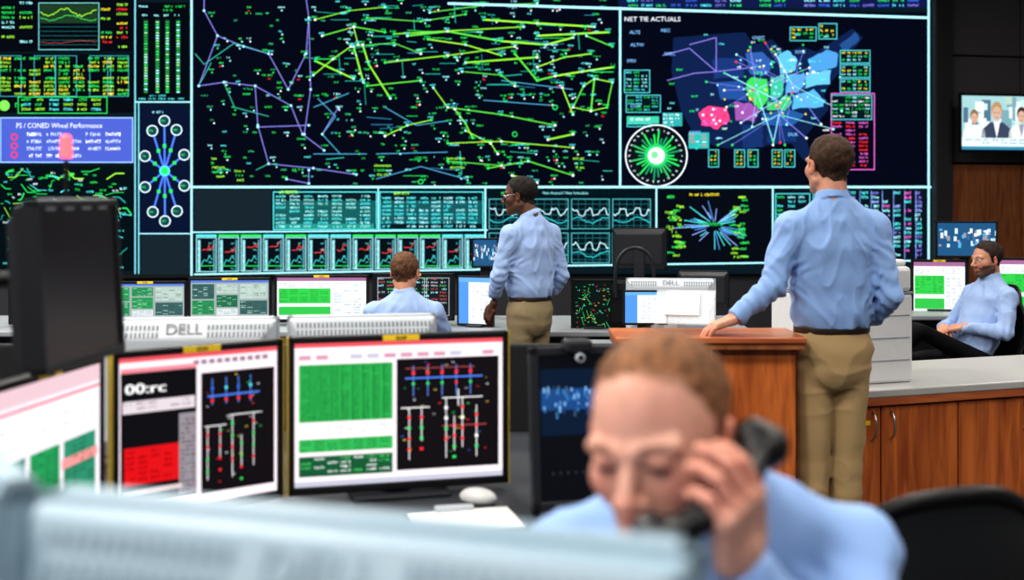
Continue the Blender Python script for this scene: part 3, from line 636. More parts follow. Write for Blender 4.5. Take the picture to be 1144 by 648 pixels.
# ------------------------------------------------------------------ SDF toolkit
_R=RNG.rand(32,32,32)
def noise3(P,sc=(1,1,1),seed=0):
    Q=P*np.array(sc)+seed*7.31; i=np.floor(Q).astype(int); f=Q-i; f=f*f*(3-2*f); i&=31; j=(i+1)&31
    x,y,z=i.T; X,Y,Z=j.T; fx,fy,fz=f.T
    a=_R[x,y,z]*(1-fx)+_R[X,y,z]*fx; b=_R[x,Y,z]*(1-fx)+_R[X,Y,z]*fx
    c_=_R[x,y,Z]*(1-fx)+_R[X,y,Z]*fx; d_=_R[x,Y,Z]*(1-fx)+_R[X,Y,Z]*fx
    return (a*(1-fy)+b*fy)*(1-fz)+(c_*(1-fy)+d_*fy)*fz
def smin(a,b,k):
    h=np.clip(.5+.5*(b-a)/k,0,1); return b*(1-h)+a*h-k*h*(1-h)
def smax(a,b,k): return -smin(-a,-b,k)
def rc(P,a,b,r0,r1):
    a=np.array(a,float);b=np.array(b,float);ba=b-a;pa=P-a
    h=np.clip(pa@ba/(ba@ba+1e-9),0,1); return np.linalg.norm(pa-h[:,None]*ba,axis=1)-(r0+(r1-r0)*h)
def ell(P,c_,r,M=None):
    q=P-np.array(c_,float)
    if M is not None: q=q@M
    r=np.array(r,float); k0=np.linalg.norm(q/r,axis=1); k1=np.linalg.norm(q/(r*r),axis=1)+1e-9
    return k0*(k0-1)/k1
def sph(P,c_,r): return np.linalg.norm(P-np.array(c_,float),axis=1)-r
def loft(P,st,side=(1,0,0),k=.015):
    d=None; side=np.array(side,float)
    for s0,s1 in zip(st[:-1],st[1:]):
        c0=np.array(s0[:3],float);c1=np.array(s1[:3],float);ax=c1-c0;L=np.linalg.norm(ax);ax/=L
        s=side-ax*(side@ax);s/=np.linalg.norm(s);f=np.cross(ax,s)
        rel=P-c0;t=rel@ax/L;tc=np.clip(t,0,1);a=s0[3]+(s1[3]-s0[3])*tc;b=s0[4]+(s1[4]-s0[4])*tc
        e=(t-tc)*L;m=np.minimum(a,b);r=np.sqrt((rel@s/a)**2+(rel@f/b)**2+(e/m)**2);dd=(r-1)*m
        d=dd if d is None else smin(d,dd,k)
    return d
def nets(f,lo,hi,h):
    lo=np.array(lo,float);hi=np.array(hi,float);n=np.ceil((hi-lo)/h).astype(int)+1
    g=[lo[i]+h*np.arange(n[i]) for i in range(3)]
    X,Y,Z=np.meshgrid(*g,indexing='ij');P=np.stack([X.ravel(),Y.ravel(),Z.ravel()],1)
    v=np.empty(len(P))
    for i in range(0,len(P),300000): v[i:i+300000]=f(P[i:i+300000])
    v=v.reshape(n); s=v<0
    v=np.where(v==0,1e-9,v)
    cs=[(a,b,c_) for a in(0,1) for b in(0,1) for c_ in(0,1)]
    cnt=sum(s[a:n[0]-1+a,b:n[1]-1+b,c_:n[2]-1+c_].astype(int) for a,b,c_ in cs)
    act=(cnt>0)&(cnt<8); I=np.argwhere(act); idx=-np.ones(act.shape,int); idx[act]=np.arange(len(I))
    acc=np.zeros((len(I),3));num=np.zeros(len(I))
    vals={q:v[I[:,0]+q[0],I[:,1]+q[1],I[:,2]+q[2]] for q in cs}
    for q in cs:
        for ax in range(3):
            if q[ax]==0:
                w=list(q);w[ax]=1;w=tuple(w);va,vb=vals[q],vals[w];cr=(va<0)!=(vb<0)
                t=np.where(cr,va/(va-vb+1e-12),0);p=np.tile(np.array(q,float),(len(I),1));p[:,ax]+=t
                acc+=p*cr[:,None];num+=cr
    V=lo+h*(I+acc/num[:,None]); Fs=[]
    for ax in range(3):
        b,c_=(ax+1)%3,(ax+2)%3
        sl0=[slice(None)]*3;sl1=[slice(None)]*3;sl0[ax]=slice(0,-1);sl1[ax]=slice(1,None)
        ch=s[tuple(sl0)]!=s[tuple(sl1)];E=np.argwhere(ch)
        E=E[(E[:,b]>0)&(E[:,c_]>0)&(E[:,b]<n[b]-1)&(E[:,c_]<n[c_]-1)]
        def cell(db,dc):
            q=E.copy();q[:,b]+=db;q[:,c_]+=dc;return idx[q[:,0],q[:,1],q[:,2]]
        Q=np.stack([cell(-1,-1),cell(0,-1),cell(0,0),cell(-1,0)],1)
        inn=s[E[:,0],E[:,1],E[:,2]];Q[~inn]=Q[~inn][:,::-1];Fs.append(Q)
    return V,np.concatenate(Fs)
def sobj(name,f,lo,hi,h,mat,parent,M=None,colf=None):
    V,Q=nets(f,lo,hi,h)
    cols=colf(V) if colf else None
    if M is not None:
        Mn=np.array(M);V=V@Mn[:3,:3].T+Mn[:3,3]
    me=bpy.data.meshes.new(name); me.vertices.add(len(V)); me.vertices.foreach_set('co',V.astype(np.float32).ravel())
    me.loops.add(Q.size); me.loops.foreach_set('vertex_index',Q.astype(np.int32).ravel())
    me.polygons.add(len(Q)); me.polygons.foreach_set('loop_start',np.arange(0,Q.size,4,dtype=np.int32))
    try: me.polygons.foreach_set('loop_total',np.full(len(Q),4,dtype=np.int32))
    except Exception: pass
    me.update(calc_edges=True); me.validate()
    me.polygons.foreach_set('use_smooth',[True]*len(me.polygons)); me.materials.append(mat)
    if cols is not None:
        at=me.color_attributes.new('Col','FLOAT_COLOR','POINT'); c4=np.ones((len(V),4),np.float32);c4[:,:3]=cols;at.data.foreach_set('color',c4.ravel())
    return link(name,me,parent)
sobj('mouse_body',lambda P:smax(ell(P,(0,0,.012),(.032,.055,.026)),-P[:,2],.004),(-.04,-.06,-.005),(.04,.06,.045),.003,M_white,ms)

# ------------------------------------------------------------------ people
vE=vcolmat('eye_surface',.15)
def headmatrix(ctr,yaw,pitch,roll,sc=1):
    return Matrix.Translation(ctr)@Matrix.Rotation(math.radians(yaw),4,'Z')@Matrix.Rotation(math.radians(-pitch),4,'X')@Matrix.Rotation(math.radians(roll),4,'Y')@Matrix.Scale(sc,4)
def head(parent,ctr,yaw,pitch,roll,neck,skin,haircol,style='short',beard=0,res=.0035,lids=.3,glasses=False,sc=1):
    M=headmatrix(ctr,yaw,pitch,roll,sc)
    nk=np.array(M.inverted()@Vector(neck))
    def core(P):
        A=P.copy();A[:,0]=np.abs(A[:,0])
        d=ell(A,(0,-.016,.035),(.074,.098,.081))
        d=smin(d,ell(A,(0,.026,-.028),(.062,.062,.086)),.03)
        d=smin(d,rc(A,(.056,-.012,-.060),(.018,.060,-.100),.018,.020),.025)
        d=smin(d,sph(A,(0,.068,-.099),.020),.015)
        return d
    def f(P):
        A=P.copy();A[:,0]=np.abs(A[:,0])
        d=core(P)
        d=smin(d,rc(A,(.048,.071,.018),(.010,.086,.014),.010,.0105),.012)
        d=smin(d,sph(A,(.045,.050,-.028),.024),.02)
        d=smax(d,-sph(A,(.032,.103,-.004),.019),.014)
        d=smin(d,rc(A,(0,.084,.010),(0,.111,-.034),.0078,.0120),.008)
        d=smin(d,sph(A,(.0135,.098,-.037),.0090),.006)
        d=smin(d,ell(A,(0,.083,-.062),(.027,.012,.0055)),.005)
        d=smin(d,ell(A,(0,.081,-.073),(.024,.013,.0070)),.005)
        d=smax(d,-ell(A,(0,.097,-.0670),(.026,.010,.0020)),.003)
        d=smin(d,sph(A,(.032,.0765,.003),.0150) if lids>.5 else rc(A,(.024,.083,.011),(.041,.079,.010),.006,.006),.004)
        Me=np.array(Matrix.Rotation(math.radians(-22),3,'Z')@Matrix.Rotation(math.radians(-8),3,'X'))
        e=ell(A,(.083,-.010,-.008),(.0075,.018,.031),Me)
        e=smax(e,-ell(A,(.092,-.004,-.004),(.008,.010,.018),Me),.004)
        e=smin(e,sph(A,(.078,-.004,-.034),.008),.006)
        d=smin(d,e,.006)
        d=smin(d,rc(P,(0,-.030,-.045),nk,.054,.060),.022)
        return d
    sk=np.array(skin); rec=style=='receding'
    def zl(y):
        if rec: return np.interp(y,[-.12,-.07,-.02,.005,.02,.04,.058,.075],[-.070,-.052,-.030,-.010,.028,.062,.092,.25])
        return np.interp(y,[-.12,-.07,-.03,-.008,.012,.03,.055,.072,.082,.09],[-.072,-.060,-.038,-.030,-.010,.040,.060,.078,.10,.14])
    def colf(V):
        A=V.copy();A[:,0]=np.abs(A[:,0]); C=np.tile(sk,(len(V),1)); n=noise3(V,(60,60,60),3)[:,None]; n2=noise3(V,(25,25,25),11)[:,None]
        C*=(.93+.14*n); C*=np.concatenate([1+0*n2,1-.10*n2,1-.12*n2],1)
        def mixc(mask,col):
            m=np.clip(mask,0,1)[:,None]; return C*(1-m)+np.array(col)*m
        C=mixc((1-np.linalg.norm((A-[.045,.062,-.03])/[.032,.04,.032],axis=1))*.9,sk*[.98,.62,.58])
        C=mixc((1-np.linalg.norm((A-[0,.108,-.034])/[.02,.03,.02],axis=1))*.9,sk*[1.0,.66,.62])
        C=mixc((A[:,0]>.078)*.5,sk*[1.05,.60,.56])
        C=mixc((1.15-np.linalg.norm((A-[0,.088,-.067])/[.027,.03,.011],axis=1))*3,sk*[.80,.46,.46])
        C=mixc((1.1-np.linalg.norm((A-[.032,.088,.0205])/[.019,.03,.0048],axis=1))*2.4,np.array(haircol)*.7+sk*.15)
        C=mixc((1.2-np.linalg.norm((A-[.032,.089,-.003])/[.016,.02,.0045],axis=1))*2.5*(lids>.5),sk*.10)
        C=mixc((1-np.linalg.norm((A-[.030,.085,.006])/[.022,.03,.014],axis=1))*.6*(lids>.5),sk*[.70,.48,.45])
        if beard:
            m=np.clip((-.035-A[:,2]-np.where((A[:,1]>.07)&(A[:,2]>-.052),.02,0))*120,0,1)*(A[:,1]>-.012)*(A[:,2]>-.14)
            m*=1-np.clip((1.2-np.linalg.norm((A-[0,.088,-.066])/[.027,.03,.010],axis=1))*5,0,1)
            C=mixc(m*beard,haircol)
        else:
            m=np.clip((-.045-A[:,2])*60,0,1)*(A[:,1]>.0)*(A[:,2]>-.125); C=mixc(m*.22,np.array(haircol)*.6+sk*.3)
        nn=(noise3(V,(70,70,70),8)-.5)*.014
        tmp=.0 if not rec else .25*np.clip(A[:,0]-.03,0,1)
        m=np.clip((V[:,2]-zl(V[:,1]+tmp)+nn)*(55 if rec else 110),0,1)*(A[:,0]<.080)
        ht=np.array(haircol)*(.55+.9*noise3(V,(170,45,170),9)[:,None])
        mm=np.clip(m*(.86 if rec else .8),0,1)[:,None]; C=C*(1-mm)+ht*mm
        return C
    lo=np.minimum([-.105,-.13,-.14],nk-.075); hi=np.maximum([.105,.135,.13],nk+.075)
    sobj('head',f,lo,hi,res,M_skin,parent,M,colf)
    hcn=np.array(haircol)
    def fh(P):
        A=P.copy();A[:,0]=np.abs(A[:,0]); z=zl(P[:,1]+(.25*np.clip(A[:,0]-.03,0,1) if rec else 0))+.012*(noise3(P,(50,50,50),7)-.5)
        th,ns=(.0085,.007) if not rec else (.0055,.0035)
        d=smin(core(P),rc(P,(0,-.030,-.045),nk,.054,.060),.022)-th*np.clip((P[:,2]-z)*(18 if not rec else 12),.0,1)+(.0012 if rec else 0)-.0040*(noise3(P,(110,110,70),1)-.5)-ns*(noise3(P,(38,38,38),2)-.5)
        d=smax(d,(z-P[:,2])+.008*(noise3(P,(120,120,120),5)-.5),.004)
        return smax(d,-ell(A,(.088,-.006,-.006),(.020,.021,.032)),.003)
    sobj('hair',fh,(-.1,-.14,-.1),(.1,.12,.14),min(res,.004),M_hair,parent,M,lambda V:hcn*(.45+1.1*noise3(V,(170,60,90),4)[:,None]))
    if lids<=.5:
        for sx in(-1,1):
            sobj('eye',lambda P:sph(P,(sx*.032,.0745,-.001),.0125),(sx*.032-.015,.06,-.016),(sx*.032+.015,.09,.014),.0015,vE,parent,M,
                 lambda V:np.where((np.hypot(V[:,0]-sx*.032,V[:,2]+.001)<.0055)[:,None]&(V[:,1]>.08)[:,None],np.array([[.03,.02,.015]]),np.array([[.7,.68,.65]])))
    if glasses:
        for sx in(-1,1):
            pts=[M@Vector((sx*.034+.022*math.cos(a),.102,.0+.016*math.sin(a))) for a in np.linspace(0,2*math.pi,14)]
            tube('glasses_rim',pts,.0013,M_black,parent); tube('glasses_temple',[M@Vector((sx*.056,.100,.004)),M@Vector((sx*.079,.05,.004)),M@Vector((sx*.084,-.01,.008))],.0018,M_metal,parent)
        tube('glasses_bridge',[M@Vector((-.012,.103,.002)),M@Vector((0,.106,.006)),M@Vector((.012,.103,.002))],.0013,M_black,parent)
    return M

def hand(parent,wrist,xd,palm,left,curl,skin,res=.003,grip=False,name='hand',curls=None,sc=1):
    x=Vector(xd).normalized(); z=-Vector(palm).normalized(); z=(z-x*z.dot(x)).normalized(); y=z.cross(x)
    M=Matrix(((x.x,y.x,z.x,wrist[0]),(x.y,y.y,z.y,wrist[1]),(x.z,y.z,z.z,wrist[2]),(0,0,0,1)))@Matrix.Scale(sc,4)
    sg=-1 if left else 1
    chains=[]
    for i,(yy,L,rx) in enumerate(((.031,.072,.086),(.0105,.082,.091),(-.0105,.077,.088),(-.031,.060,.081))):
        p=np.array([rx,yy*sg,.0]); pts=[p]; a=0; cc=(curls[i] if curls else curl)
        for fr,kk in((.46,.75),(.30,1.15),(.24,.8)):
            a+=cc*kk; fan=yy*sg*2.0*(1-min(1,a))
            p=p+L*fr*1.0*np.array([math.cos(a),fan,-math.sin(a)]); pts.append(p)
        chains.append(pts)
    if grip: th=[(.015,.026*sg,-.006),(.045,.048*sg,-.026),(.072,.046*sg,-.046),(.090,.036*sg,-.058)]
    else: th=[(.015,.026*sg,-.004),(.045,.052*sg,-.014),(.072,.062*sg,-.022),(.095,.064*sg,-.028)]
    def f(P):
        q=np.abs(P-np.array([.046,0,0]))-np.array([.034,.030,.004]); d=np.linalg.norm(np.maximum(q,0),axis=1)+np.minimum(q.max(1),0)-.0105
        d=smin(d,rc(P,(-.03,0,0),(.02,0,0),.026,.024),.015)
        d=smin(d,ell(P,(.03,.024*sg,-.010),(.028,.016,.013)),.01)
        for pts in chains: d=smin(d,sph(P,pts[0]+np.array([-.004,0,.003]),.0098),.005)
        fg=None
        for pts in chains:
            e=None
            for q0,(a,b) in enumerate(zip(pts[:-1],pts[1:])):
                s=rc(P,a,b,(.0094,.0088,.0080)[q0],(.0086,.0080,.0068)[q0]); e=s if e is None else np.minimum(e,s)
            fg=e if fg is None else smin(fg,e,.0015)
        d=smin(d,fg,.006)
        e=np.minimum(np.minimum(rc(P,th[0],th[1],.014,.0115),rc(P,th[1],th[2],.011,.010)),rc(P,th[2],th[3],.0098,.0078))
        return smin(d,e,.006)
    sk=np.array(skin)
    def colf(V):
        C=sk*(.92+.14*noise3(V,(80,80,80),2)[:,None])*np.where(V[:,0:1]>.09,[[1.0,.86,.84]],[[1,1,1]])
        for pts in chains:
            for p in pts[:3]:
                m=np.clip(1-np.linalg.norm(V-p,axis=1)/.014,0,1)[:,None]*.8; C=C*(1-m)+sk*[.95,.70,.66]*m
        return C
    return sobj(name,f,(-.06,-.085,-.10),(.19,.085,.03),res,M_skin,parent,M,colf)

def person(name,loc,yaw,sp,scale=1.0):
    R=empty(name,loc,yaw,scale); g=lambda k,d=None:sp.get(k,d)
    T=sp['torso']; side=g('side',(1,0,0)); neckb=np.array(T[-1][:3],float)
    hc_=np.array(g('head_c'),float); up=(hc_-neckb); up/=np.linalg.norm(up)
    res=g('res',.009); amp=g('amp',1.0)
    arms=[(sp['S'+s],sp['E'+s],sp['W'+s]) for s in'LR']
    w0=np.array(T[0][:3],float); wa=np.array(T[1][:3],float)-w0; wa/=np.linalg.norm(wa)
    def fshirt(P):
        d=loft(P,T,side); fold=np.zeros(len(P)); n1=noise3(P,(12,12,12),3)
        for (s,e,w) in arms:
            s=np.array(s,float);e=np.array(e,float);w=np.array(w,float);dr=(w-e)/np.linalg.norm(w-e)
            nn=np.array(T[-2][:3],float)
            d=smin(d,rc(P,nn+(s-nn)*.35,s,.048,.053),.035)
            d=smin(d,rc(P,s,e,.058,.047),.030)
            fa=rc(P,e,w,.047,.034)
            fa=smin(fa,rc(P,w-dr*.045,w+dr*.02,.035,.035),.004)
            fa=smax(fa,(P-w)@dr+.004,.003)
            d=smin(d,fa,.016)
            ge=np.exp(-((P-e)**2).sum(1)/.010)
            sgn=np.sign((s-nn)@np.array(side))
            arm=s-np.array([0,0,.09]); gs=np.exp(-((P-arm)**2).sum(1)/.010)
            dg=(np.array(side)*sgn*.75+np.array([0,0,.66]))
            fold+=ge*.0050*np.sin(((P-e)@dr)*150+8*n1)+gs*.0045*np.sin(((P-arm)@dg)*120+9*n1)
        n=noise3(P,(6,6,6),1)
        sx=P@np.array(side); hz=(P-w0)@wa
        wv=noise3(np.stack([sx*9+n*1.2,P[:,1]*5,hz*4.5-np.abs(sx)*5],1),(1,1,1),2); r=1-np.abs(2*wv-1)
        wv2=noise3(np.stack([sx*20+n*2,P[:,1]*10,hz*11+np.abs(sx)*14],1),(1,1,1),6); r2=1-np.abs(2*wv2-1)
        gw=np.exp(-np.clip(hz,0,1)/.08)
        fold+=gw*.0045*np.sin(sx*95+9*noise3(P,(8,8,8),4)+hz*30)
        d=d-amp*(.0075*(r**4)+.0060*(r2**4)+fold)-.004*(n-.5)+.003
        q=P-(neckb+up*.018); hh=q@up; lat=np.linalg.norm(q-hh[:,None]*up,axis=1)
        col=np.sqrt((np.maximum(np.abs(lat-.062+hh*.25)-.001,0))**2+(np.maximum(np.abs(hh)-.016,0))**2)-.0035
        return smin(d,col,.004)
    allp=np.array([list(t[:3]) for t in T]+[list(p) for a in arms for p in a])
    lo=allp.min(0)-.17; hi=allp.max(0)+.13
    sobj('shirt',lambda P:smax(fshirt(P),-((P-w0)@wa),.006),lo,hi,res,g('shirt',M_shirt),R)
    pel=[T[0]]+[tuple(t) for t in sp['pelvis']]
    legs=[(sp['H'+s],sp['K'+s],sp['A'+s]) for s in'LR']
    tr=g('leg_r',(.083,.062,.056))
    def ftr(P):
        d=loft(P,[tuple(list(T[0][:3])+[T[0][3]-.004,T[0][4]-.004])]+pel[1:],side)
        for h_,k_,a_ in legs:
            h_=np.array(h_,float);k_=np.array(k_,float);a_=np.array(a_,float);dr=(a_-k_)/np.linalg.norm(a_-k_)
            L=smin(rc(P,h_,k_,tr[0],tr[1]),smax(rc(P,k_,a_,tr[1],tr[2]),(P-a_)@dr-.0,.004),.02)
            d=smin(d,L,.014)
        n=noise3(P,(6,6,6),1); wv=noise3(P+np.stack([n,n,n],1)*.10,(10,10,3.5),3); r=1-np.abs(2*wv-1)
        w2=noise3(P+np.stack([n,n,n],1)*.08,(9,9,14),5); r2=1-np.abs(2*w2-1)
        d=d-.0060*(r**3)-.0032*(r2**3)-.003*n+.004
        return smax(d,(P-w0)@wa-.012,.005)
    ap=np.array([list(p[:3]) for p in pel]+[list(p) for a in legs for p in a]); lo=ap.min(0)-.17; hi=ap.max(0)+.17
    sobj('trousers',ftr,lo,hi,res,g('trousers',M_khaki),R)
    bt=[tuple(list(w0-wa*.05)+[T[0][3]+.004,T[0][4]+.004]),tuple(list(w0+wa*.05)+[T[0][3]+.004,T[0][4]+.004])]
    sobj('belt',lambda P:smax(loft(P,bt,side),np.abs((P-w0)@wa+.004)-.017,.003),w0-.22,w0+.22,.006,M_belt,R)
    for s in'LR':
        a_=np.array(sp['A'+s],float); fd=np.array(g('foot_dir',(0,1,0)),float)
        zf=a_[2]-.08
        if zf<.06: zf=0
        def fs(P):
            Q=P-np.array([a_[0],a_[1],zf]); yy=Q@fd; xx=Q[:,0]*fd[1]-Q[:,1]*fd[0]; L=np.stack([xx,yy,Q[:,2]],1)
            d=rc(L,(0,-.03,.05),(0,.13,.035),.046,.036); d=smin(d,rc(L,(0,-.02,.05),(0,-.01,.12),.045,.042),.02)
            return smax(d,-L[:,2],.004)
        sobj('shoe_'+s,fs,(a_[0]-.2,a_[1]-.2,zf-.01),(a_[0]+.2,a_[1]+.22,zf+.18),.007,M_shoe,R)
    M=head(R,tuple(hc_),g('hyaw',0),g('hpitch',0),g('hroll',0),tuple(neckb-up*.02),g('skin'),g('hair'),g('style','short'),g('beard',0),g('hres',.0045),g('lids',.3),g('glasses',False),g('hs',1))
    for s in'LR':
        hd=g('hand'+s)
        if hd:
            w=np.array(sp['W'+s],float);hand(R,tuple(w),hd[0],hd[1],s=='L',hd[2],g('skin'),g('handres',.0035),grip=len(hd)>3,name='hand_'+s,curls=hd[3] if len(hd)>3 else None,sc=g('hsc',1))
    return R,M
SK1=(.55,.29,.20); SK2=(.10,.045,.025)
standT=[(0,0,1.06,.148,.108),(0,0,1.12,.160,.122),(0,.0,1.25,.166,.120),(0,-.005,1.38,.180,.118),(0,-.01,1.46,.155,.095),(0,-.012,1.52,.095,.072),(0,-.008,1.565,.060,.058)]
stP=[(0,0,.97,.158,.120),(0,-.005,.91,.150,.116)]
legsA=dict(HL=(-.074,0,.90),KL=(-.072,.02,.50),AL=(-.075,-.01,.07),HR=(.074,0,.90),KR=(.068,.03,.50),AR=(.070,.02,.07))
spA=dict(torso=standT,pelvis=stP,**legsA,SL=(-.172,-.01,1.455),EL=(-.262,-.06,1.225),WL=(-.410,-.06,1.105),SR=(.168,-.01,1.455),ER=(.212,-.07,1.19),WR=(.165,.13,1.03),
  head_c=(-.005,.025,1.705),hyaw=14,hpitch=-3,skin=SK1,hair=(.045,.021,.011),handL=((-1,-.05,-.34),(0,0,-1),.35),handR=((-.1,.75,-.6),(-1,0,0),.5),shirt=M_shirt,trousers=M_khaki,res=.006)
A,_=person('standing_man',(1.28,5.02,0),6,spA,1.01)
spB=dict(torso=standT,pelvis=stP,**legsA,SL=(-.172,-.01,1.455),EL=(-.235,.02,1.20),WL=(-.19,.14,1.00),SR=(.172,-.01,1.455),ER=(.225,-.05,1.19),WR=(.20,.10,.99),
  head_c=(-.045,.05,1.700),hyaw=36,hpitch=3,skin=SK2,hair=(.008,.006,.005),handL=((0,.5,-.8),(1,0,0),.5),handR=((-.1,.5,-.8),(-1,0,0),.5),shirt=M_shirt2,trousers=M_khaki2,glasses=True,res=.008)
Bm,_=person('standing_man',(.105,7.40,0),40,spB,.94)
def seatedT(l=0): return [(0,-.0,.60,.160,.122),(0,-.01-l*.2,.70,.172,.130),(0,-.02-l*.5,.82,.174,.125),(0,-.02-l*.75,.93,.180,.118),(0,-.02-l*.9,1.00,.155,.095),(0,-.015-l,1.055,.095,.072),(0,-.005-l,1.095,.060,.058)]
stS=[(0,.03,.54,.17,.12),(0,.05,.51,.165,.10)]
legS=dict(HL=(-.09,.04,.53),KL=(-.13,.44,.53),AL=(-.13,.43,.09),HR=(.09,.04,.53),KR=(.13,.44,.53),AR=(.13,.43,.09))
spC=dict(torso=seatedT(),pelvis=stS,**legS,SL=(-.180,-.01,.985),EL=(-.25,.12,.78),WL=(-.16,.37,.80),SR=(.180,-.01,.985),ER=(.25,.12,.78),WR=(.16,.37,.80),
  head_c=(.0,.03,1.225),hyaw=-8,hpitch=4,skin=SK1,hair=(.12,.055,.028),handL=((0,1,0),(0,0,-1),.3),handR=((0,1,0),(0,0,-1),.3),shirt=M_shirt2,trousers=M_khaki)
C_,_=person('seated_man',(-.61,7.10,0),-4,spC,.95)
legD=dict(legS); legD.update(HL=(-.09,.03,.58),KL=(-.10,.46,.78),AL=(.14,.62,.52))
spD=dict(torso=seatedT(.16),pelvis=stS,**legD,SL=(-.185,-.16,.975),EL=(-.27,-.06,.75),WL=(-.09,.13,.78),SR=(.185,-.16,.975),ER=(.27,-.06,.75),WR=(.09,.15,.76),
  head_c=(.0,-.13,1.22),hyaw=-2,hpitch=4,skin=SK1,hair=(.03,.017,.013),beard=.85,handL=((.8,.5,-.2),(0,-.4,-.9),.4),handR=((-.8,.5,-.2),(0,-.4,-.9),.4),shirt=M_shirt2,trousers=M_blackcloth)
D_,_=person('seated_man',(2.98,8.15,0),108,spD,.97)
# man on the telephone, foreground, facing us
PX,PY=.27,1.70
HCt=(.088,.165,1.303); HY,HP,HR_,HS=-30,12,5,1.06
ear=Vector((-.016,.198,1.300)); mouth=Vector((.112,.305,1.226))
axis=(mouth-ear).normalized()
mid=(ear+mouth)/2; rel=mid-Vector(HCt); rel=rel-axis*rel.dot(axis); out=rel.normalized()
hmid=mid+out*.030
xd=out.cross(axis).normalized()
if xd.z<0: xd=-xd
grip=hmid+axis*.002
wr=tuple(grip+out*.020-xd*.082)
el=(-.15,.24,.95)
spE=dict(torso=[(0,-.06,.66,.17,.125),(0,-.05,.78,.184,.130),(0,-.03,.92,.186,.125),(0,-.01,1.05,.192,.122),(0,.005,1.13,.170,.100),(.0,.02,1.175,.105,.078),(.01,.045,1.205,.064,.062)],
  pelvis=[(0,-.04,.60,.18,.12),(0,-.02,.57,.175,.10)],HL=(-.09,-.02,.59),KL=(-.13,.36,.58),AL=(-.13,.34,.09),HR=(.09,-.02,.59),KR=(.13,.36,.58),AR=(.13,.34,.09),
  SL=(-.190,.0,1.115),EL=el,WL=wr,SR=(.190,.015,1.11),ER=(.26,.14,.87),WR=(.12,.34,.80),
  head_c=HCt,hyaw=HY,hpitch=HP,hroll=HR_,hs=HS,skin=(.60,.33,.255),hair=(.20,.088,.040),style='receding',hres=.003,handres=.0025,lids=1,hsc=1.0,
  handL=(tuple(xd),tuple(-out),.8,[.62,.66,.72,.80]),handR=((-.3,1,-.05),(0,0,-1),.3),shirt=M_shirt,trousers=M_khaki,res=.007)
E_,_=person('seated_man',(PX,PY,0),180,spE,1.0)
ph=empty('telephone_handset',(PX,PY,0),180)
e_,m_,h_=np.array(ear),np.array(mouth),np.array(hmid); o_=np.array(out); a_x=np.array(axis)
def fph(P):
    h1=e_+(h_-e_)*.5+o_*.014; h2=m_+(h_-m_)*.5+o_*.014
    d=rc(P,e_+o_*.014,h1,.019,.016); d=smin(d,rc(P,h1,h2,.016,.016),.012); d=smin(d,rc(P,h2,m_+o_*.012,.016,.018),.012)
    d=smin(d,rc(P,e_-a_x*.008,e_+o_*.016-a_x*.010,.029,.027),.01); d=smin(d,rc(P,m_+a_x*.004,m_+o_*.012+a_x*.004,.023,.021),.01)
    return d
lo=np.minimum(np.minimum(e_,m_),h_)-.07;hi=np.maximum(np.maximum(e_,m_),h_)+.07
sobj('handset_body',fph,lo,hi,.003,M_handset,ph)

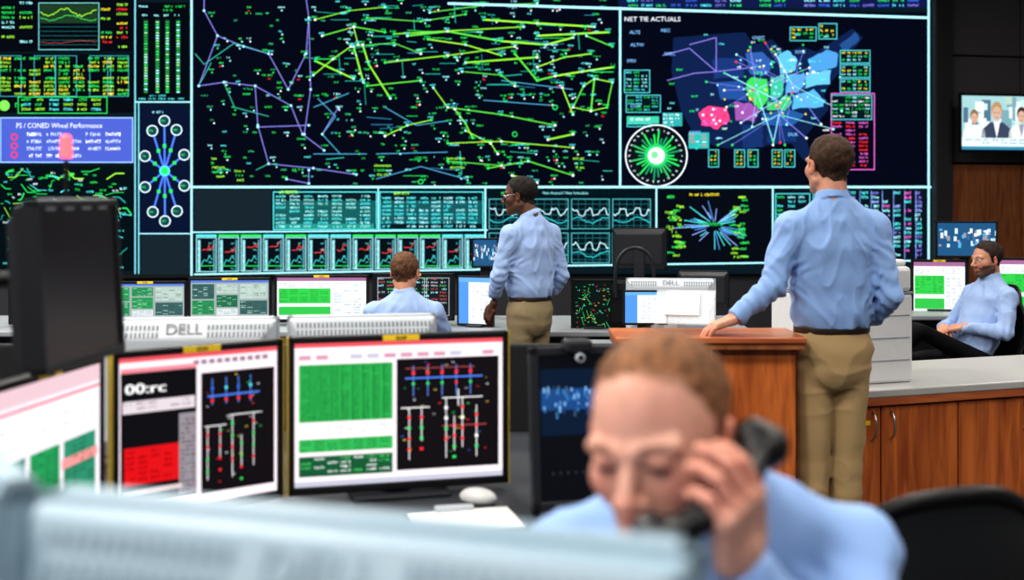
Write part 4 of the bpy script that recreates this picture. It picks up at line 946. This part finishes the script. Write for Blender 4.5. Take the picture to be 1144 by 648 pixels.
# ------------------------------------------------------------------ office chairs
def chair(name,loc,yaw,seat=.46,bt=1.05,bwid=.25,arms=True):
    R=empty(name,loc,yaw)  # sitter faces +Y
    sobj('seat',lambda P:smax(np.abs(P[:,2]-seat+.04)-.035,np.sqrt((P[:,0]/.25)**4+((P[:,1]-.02)/.25)**4)**.5*.25-.25,.02),(-.28,-.26,seat-.1),(.28,.3,seat+.02),.012,M_mesh,R)
    cyl('column',(0,0,.09),(0,0,seat-.075),.028,.022,M_metal,R)
    for i in range(5):
        a=i*2*math.pi/5+.3; x,y=.29*math.cos(a),.29*math.sin(a)
        cyl('spoke_%d'%i,(0,0,.10),(x,y,.075),.022,.015,M_black,R,10); cyl('caster_%d'%i,(x-.012*math.sin(a),y+.012*math.cos(a),.028),(x+.012*math.sin(a),y-.012*math.cos(a),.028),.028,.028,M_black,R,14)
    nu,nv=20,16;V=[];Fc=[];z0=seat+.10
    for j in range(nv+1):
        v=j/nv
        for i in range(nu+1):
            u=i/nu*2-1; wv=bwid*(1-.35*max(0,v-.55)**1.5/.3*.6)*(0.9+.1*math.sin(v*3))
            x=u*wv; zt=(bt-z0)*v; zt-= .10*(abs(u)**2.6)*v
            y=-.27-.05*v+.07*u*u-.03*math.sin(v*math.pi)
            V.append((x,y,z0+zt))
    for j in range(nv):
        for i in range(nu): a=j*(nu+1)+i;Fc.append((a,a+1,a+nu+2,a+nu+1))
    o=mesh('backrest',V,Fc,M_mesh,R,True); s=o.modifiers.new('s','SOLIDIFY'); s.thickness=.022
    ring=[V[i] for i in range(nu+1)]+[V[j*(nu+1)+nu] for j in range(1,nv+1)]+[V[nv*(nu+1)+i] for i in range(nu-1,-1,-1)]+[V[j*(nu+1)] for j in range(nv-1,0,-1)]
    tube('back_frame',ring+[ring[0]],.015,M_black,R)
    tube('back_support',[(0,-.05,seat-.06),(0,-.25,seat-.05),(0,-.33,seat+.1),(0,-.31,seat+.28)],.02,M_black,R)
    if arms:
        for sx in(-1,1):
            tube('arm_post',[(sx*.2,0,seat-.06),(sx*.29,0,seat-.04),(sx*.30,0,seat+.18)],.014,M_black,R); box('arm_pad',sx*.30-.035,sx*.30+.035,-.12,.13,seat+.18,seat+.205,M_black,R,.01)
    return R
chair('office_chair',(PX,PY+.05,0),180,.50,1.0,.22,False)
chair('office_chair',(.655,2.45,0),20,.52,1.085,.33)
chair('office_chair',(-.61,7.10,0),-4,.43,.86,.22,False)
chair('office_chair',(2.98,8.15,0),108,.44,1.0,.23,False)

# ------------------------------------------------------------------ lighting
EN={-5.4:145,-1.8:135,1.8:66,5.4:72}
for i,x in enumerate((-5.4,-1.8,1.8,5.4)):
    for j,y in enumerate((-1.6,2.0,5.6,9.2)):
        R=empty('ceiling_light',(x,y,4.7)); box('housing',-.62,.62,-.62,.62,-.05,0,M_white,R,.01); box('diffuser',-.58,.58,-.58,.58,-.055,-.05,M_lamp,R,0)
        L=bpy.data.lights.new('panel','AREA'); L.shape='SQUARE'; L.size=1.15; L.energy=EN[x]; L.color=(1,.94,.86)
        lo_=bpy.data.objects.new('panel_lamp',L); COL.objects.link(lo_); lo_.parent=R; lo_.location=(0,0,-.07)
w=bpy.data.worlds.new('World'); S.world=w; w.use_nodes=True; w.node_tree.nodes['Background'].inputs[0].default_value=(.5,.55,.65,1); w.node_tree.nodes['Background'].inputs[1].default_value=.3

# ------------------------------------------------------------------ camera
cd=bpy.data.cameras.new('camera'); cam=bpy.data.objects.new('camera',cd); COL.objects.link(cam)
cam.location=(0,0,HC); cam.rotation_euler=(math.radians(90),0,0)
cd.sensor_width=36; cd.lens=36*F/1144; cd.shift_y=-(324-HZ)/1144; cd.clip_end=100; cd.clip_start=.05
cd.dof.use_dof=True; cd.dof.focus_distance=6.6; cd.dof.aperture_fstop=2.3
S.camera=cam
